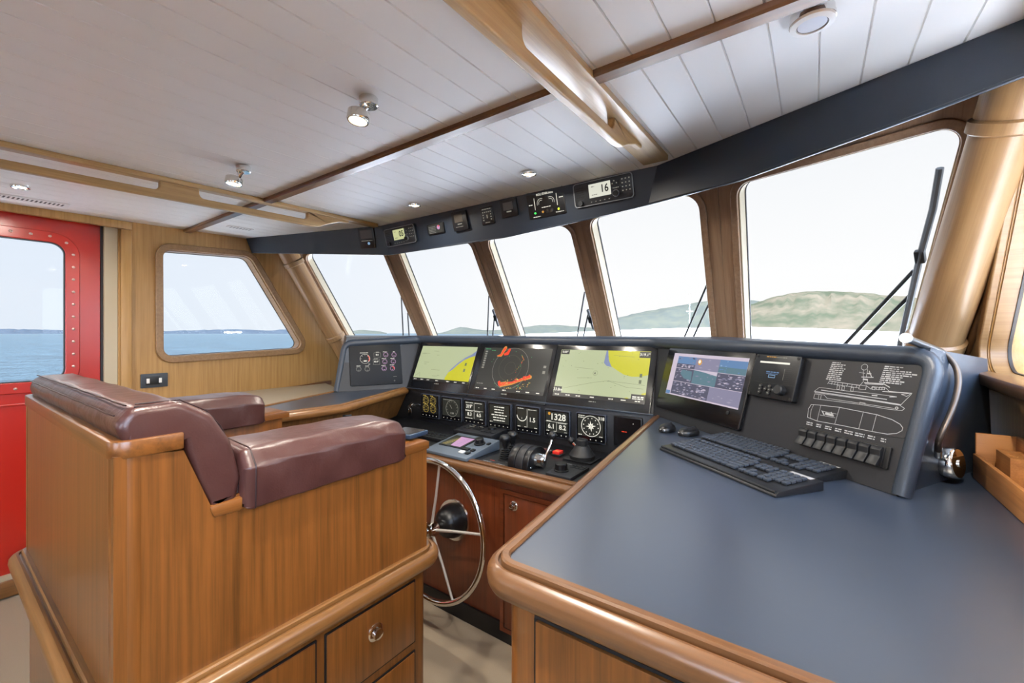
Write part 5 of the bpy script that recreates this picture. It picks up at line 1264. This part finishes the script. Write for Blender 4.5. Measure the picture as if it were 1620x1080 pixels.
def gimbal(px, py, hx, hy, label, col_=chrome):
    f = cfr(PC(px, py)); t = thing('spotlight', label, 'ceiling light', f, group='swivelling chrome spotlights on the ceiling')
    MB().lathe([(.026, 0), (.028, .003), (.028, .026), (.025, .029), (0, .029)], 30).build('base', chrome, t)
    # head position: hangs below the ceiling beside the base
    inv = f.mat().inverted(); hp = inv @ onp(hx, hy, CN, CN.dot(f.o)-.060)
    b2 = V((hp.x*.55, hp.y*.55, .040))
    MB().tube([(0, 0, .026), (b2.x*.5, b2.y*.5, .036), (hp.x*.5, hp.y*.5, .052)], .006, 10).m(chrome).box((hp.x*.48, hp.y*.48, .05), (.012, .008, .045), .002).build('bracket', chrome, t)
    HM_ = T4(hp) @ Matrix.Rotation(math.radians(-8), 4, 'X') @ T4((0, 0, -.014))
    MB().lathe([(0, -.004), (.026, -.003), (.032, .001), (.033, .026), (.031, .030), (.027, .030), (.026, .026)], 32, HM_).build('head', steel, t)
    MB().lathe([(.0265, .026), (.02, .0285), (0, .0295)], 28, HM_).build('lens', lampglow, t)
    l = lamp_light(t, LP, .05); l.matrix_local = HM_ @ T4((0, 0, .036)) @ Matrix.Rotation(math.pi, 4, 'X'); return t
gimbal(583, 154, 567, 184, 'swivelling chrome spotlight hanging from the middle of the ceiling, nearer one')
gimbal(385, 262, 370, 286, 'swivelling chrome spotlight hanging just above the port grab rail')
def vent(px, py, w, h, n, label):
    f = cfr(PC(px, py)); t = thing('air_vent', label, 'vent', Fr(f.o, (0, 1, 0), f.n), group='white slotted air vents in the ceiling')
    fm = MB().prism(rrect(0, 0, w, h, .012), 0, .006, .002).build('frame', white_p, t)
    sl = MB().m(plain('vent_slot_dark', '#4c4a46', .7))
    for k in range(n):
        x = (-.5+(k+.5)/n)*w*.86; sl.poly([(x-.004, -h*.30), (x+.004, -h*.30), (x+.007, h*.30), (x-.001, h*.30)], .0064)
    sl.build('slots', None, t)
vent(46, 315, .30, .085, 16, 'long white slotted vent in the ceiling over the red door'); vent(380, 360, .16, .06, 7, 'small white slotted vent in the ceiling near the port end of the fascia')

# ================================================================== OUTSIDE
def wiper(i, arms, blade, label, h=-.13, hb=-.11):
    fr = win[i][0]; t = thing('windscreen_wiper', label, 'wiper', Fr(fr.pt(*fr.loc(*arms[0][0], h), h), fr.u, fr.n), group='wipers outside the windscreen')
    inv = t.matrix_world.inverted() if False else Fr(fr.pt(*fr.loc(*arms[0][0], h), h), fr.u, fr.n).mat().inverted()
    P3 = lambda px, py, hh=h: inv @ fr.pt(*fr.loc(px, py, hh), hh)
    for a in arms: MB().tube([P3(*q) for q in a], .006 if i < 4 else .0075, 8).build('arm', rubber, t)
    if blade:
        MB().tube([P3(*q, hb) for q in blade], .009 if i < 4 else .011, 8, flat=1.6).build('blade', rubber, t)
        mid = (V(blade[0])*.5+V(blade[-1])*.5); MB().box(P3(*mid, hb), (.03, .05, .03), .005).build('blade_clip', black, t)
wiper(0, [[(638.5, 540), (635, 470)], [(648, 540), (645, 495)]], None, 'thin black wiper arms outside the far left windscreen pane')
wiper(1, [[(771, 540), (773.5, 468)], [(779, 540), (784, 480)]], [(788.5, 515), (780, 490)], 'thin black wiper outside the second windscreen pane from the left')
wiper(2, [[(912, 540), (925, 462)], [(921.5, 540), (932, 490)]], [(939, 520), (930, 490)], 'thin black wiper outside the third windscreen pane from the left')
wiper(3, [[(1082, 535), (1119, 450)], [(1096, 535), (1123, 478)]], None, 'thin black wiper outside the fourth windscreen pane from the left')
wiper(4, [[(1336, 545), (1446, 428)], [(1362, 545), (1442, 465)]], [(1487, 266), (1476, 330), (1457, 400), (1424, 545)], 'large black wiper with its blade up the right side of the biggest pane')
MB_ = MB().merge(loft([V(p) for p in ((-5.2, 3.4, .9), (-4.4, 6.2, 1.0), (-3.0, 9.0, 1.1), (-1.5, 11.2, 1.2), (0, 9.0, 1.1), (1.4, 6.2, 1.0), (2.2, 3.4, .9), (2.1, 3.4, .9), (1.3, 6.1, 1.0), (-.08, 8.85, 1.1), (-1.5, 11.0, 1.2), (-2.92, 8.85, 1.1), (-4.3, 6.1, 1.0), (-5.1, 3.4, .9))],
    [V(p) for p in ((-5.25, 3.4, 1.28), (-4.5, 6.2, 1.42), (-3.1, 9.0, 1.53), (-1.5, 11.4, 1.60), (.1, 9.0, 1.53), (1.5, 6.2, 1.42), (2.25, 3.4, 1.28), (2.05, 3.4, 1.28), (1.3, 6.0, 1.42), (-.05, 8.75, 1.53), (-1.5, 11.0, 1.60), (-2.95, 8.75, 1.53), (-4.3, 6.0, 1.42), (-5.05, 3.4, 1.28))]))
bwk = MB_.build('foredeck_bulwark', outer); tag(bwk, 'white bulwark running round the foredeck outside the windscreen', 'bulwark')
dk = MB().prism([(-5.0, 2.75), (-4.3, 6.1), (-2.9, 8.9), (-1.5, 11.1), (-.1, 8.9), (1.3, 6.1), (2.0, 2.75)], .85, .9).prism([(-5.0, -5), (-5.0, 2.8), (-3.75, 2.8), (-3.75, -2.35), (.72, -2.35), (.72, 2.8), (2.0, 2.8), (2.0, -5)], -.1, -.06).build('foredeck', outer); struct(dk, 'white foredeck, with unseen side decks added to bounce sunlight into the wheelhouse')  # side decks are unseen, added to bounce sunlight up to the ceiling
dk.name = 'trim_9'
rf = MB().prism([(-4.1, -4.6), (1.0, -4.6), (1.0, 1.95), (.5, 2.1), (-.4, 2.3), (-2.6, 2.3), (-3.6, 2.0), (-4.1, 1.9)], 2.28, 2.34).build('roof', outer); struct(rf, 'wheelhouse roof with an unseen aft overhang added to block the sun')  # overhang made up out of view to keep direct sun out of the room
jp0 = PY(1091, 528, 10.2); jt = PY(1091, 466, 10.2)
js = thing('jackstaff', 'thin white jackstaff at the bow seen through the fourth pane', 'staff', loc=(jp0.x, 10.2, .6))
MB().tube([(0, 0, 0), (0, 0, jt.z-.6)], .008, 10).build('pole', outer, js); MB().tube([(-.07, 0, 1.35), (.07, 0, 1.35)], .006, 8).build('crossbar', outer, js)
# sea
def sea_mat():
    m, N, L, b = base('sea_water'); b.inputs['Roughness'].default_value = .3; b.inputs['IOR'].default_value = 1.33; b.inputs['Specular IOR Level'].default_value = .3
    v = coords(N, L, (1, 1, 1)); n = noise(N, L, v, .35, 6, .65); bump(N, L, n, b, 1.0, 1.2)
    n2 = noise(N, L, coords(N, L, (.25, .08, 1)), 1.0, 7, .7)        # wind streaks on the water
    cr = N.new('ShaderNodeValToRGB'); L.new(n2, cr.inputs[0]); e = cr.color_ramp.elements; e[0].position = .35; e[0].color = lin('#0a141c'); e[1].position = .7; e[1].color = lin('#1f2f3a')
    L.new(cr.outputs[0], b.inputs['Base Color']); return m
sea = MB().poly([(-12000, -12000), (12000, -12000), (12000, 12000), (-12000, 12000)], 0).build('sea', sea_mat(), M=T4((0, 0, -4.2))); sea['kind'] = 'stuff'; tag(sea, 'rippled blue-grey sea stretching to the horizon', 'sea')
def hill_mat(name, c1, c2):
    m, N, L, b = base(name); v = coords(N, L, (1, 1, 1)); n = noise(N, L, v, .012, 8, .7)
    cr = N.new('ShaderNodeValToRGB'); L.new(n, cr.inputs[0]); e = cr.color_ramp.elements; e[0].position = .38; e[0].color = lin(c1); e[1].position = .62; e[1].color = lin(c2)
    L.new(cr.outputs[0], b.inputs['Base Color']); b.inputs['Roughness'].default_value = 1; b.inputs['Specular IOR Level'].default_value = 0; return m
def hill(pts, dist, depth, mat, label, name='hill', seed=1):
    """a real land mass: skyline heights measured at one distance, falling to the shore in front and behind"""
    R = random.Random(seed); P = []
    for k in range(len(pts)-1):
        (x0, y0), (x1, y1) = pts[k], pts[k+1]; n = max(2, int(abs(x1-x0)/7))
        for j in range(n): f = j/n; P.append((x0+(x1-x0)*f, y0+(y1-y0)*f+(R.uniform(-.6, .6) if 0 < j else 0)))
    P.append(pts[-1]); b = bmesh.new(); rows = []
    for r, (dd, hf) in enumerate(((-1, 0), (-.8, .22), (-.55, .5), (-.3, .78), (0, 1), (.5, .8), (1, 0))):
        row = []
        for px, py in P:
            rr = ray(px, HOR); rr = V((rr.x, rr.y, 0)).normalized(); ds = dist+dd*depth; zd_ = (FW.dot(rr))
            hz = EYE+(HOR-py)/FPX*dist*zd_+4.2
            row.append(b.verts.new((rr.x*ds, rr.y*ds, -4.5+max(0, hz)*hf*(1+(R.uniform(-.10, .10) if r in (1, 2, 3) else 0)))))
        rows.append(row)
    for A, B in zip(rows, rows[1:]):
        for i in range(len(A)-1): b.faces.new((A[i], A[i+1], B[i+1], B[i]))
    bmesh.ops.recalc_face_normals(b, faces=b.faces[:])
    o = MB().merge(b).build(name, mat, smooth=60); tag(o, label, 'hill', 'land on the horizon'); return o
hm1 = hill_mat('hazed_hillside', '#1d211c', '#2d2b27'); hm2 = hill_mat('hazed_far_hillside', '#202425', '#262927'); hm3 = hill_mat('hazed_coast', '#191f27', '#1d232b')  # haze of distance put into the base colours, greyer and bluer farther off
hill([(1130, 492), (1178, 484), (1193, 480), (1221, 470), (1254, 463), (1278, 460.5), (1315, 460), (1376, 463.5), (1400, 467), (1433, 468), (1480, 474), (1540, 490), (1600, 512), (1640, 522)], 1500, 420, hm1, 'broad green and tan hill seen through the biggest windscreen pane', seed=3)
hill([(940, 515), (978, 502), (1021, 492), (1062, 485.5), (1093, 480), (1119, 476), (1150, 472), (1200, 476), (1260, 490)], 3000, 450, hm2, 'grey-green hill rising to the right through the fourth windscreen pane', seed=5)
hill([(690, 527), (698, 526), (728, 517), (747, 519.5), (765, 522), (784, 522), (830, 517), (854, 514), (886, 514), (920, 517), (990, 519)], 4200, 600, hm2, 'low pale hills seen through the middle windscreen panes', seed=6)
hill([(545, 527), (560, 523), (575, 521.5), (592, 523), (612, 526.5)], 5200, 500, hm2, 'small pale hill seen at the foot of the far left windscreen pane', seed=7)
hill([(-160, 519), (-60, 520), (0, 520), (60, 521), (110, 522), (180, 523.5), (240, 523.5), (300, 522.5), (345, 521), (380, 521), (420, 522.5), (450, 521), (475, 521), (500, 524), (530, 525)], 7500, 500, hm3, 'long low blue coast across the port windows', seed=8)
town = MB(); R = random.Random(4)
for k in range(14):
    p = ray(355+R.uniform(0, 28), 525); p = V((p.x, p.y, 0)).normalized()*6950; town.box((p.x, p.y, 14+R.uniform(-6, 6)), (22, 22, 14))
tn_ = town.build('waterfront_town', outer); tn_['kind'] = 'stuff'; tag(tn_, 'tiny white town buildings on the far coast through the port window', 'town')

# everything above that nothing else describes belongs to the setting
for o in COL.objects:
    if o.parent is None and o.type in ('MESH', 'EMPTY') and 'kind' not in o and 'label' not in o: o['kind'] = 'structure'
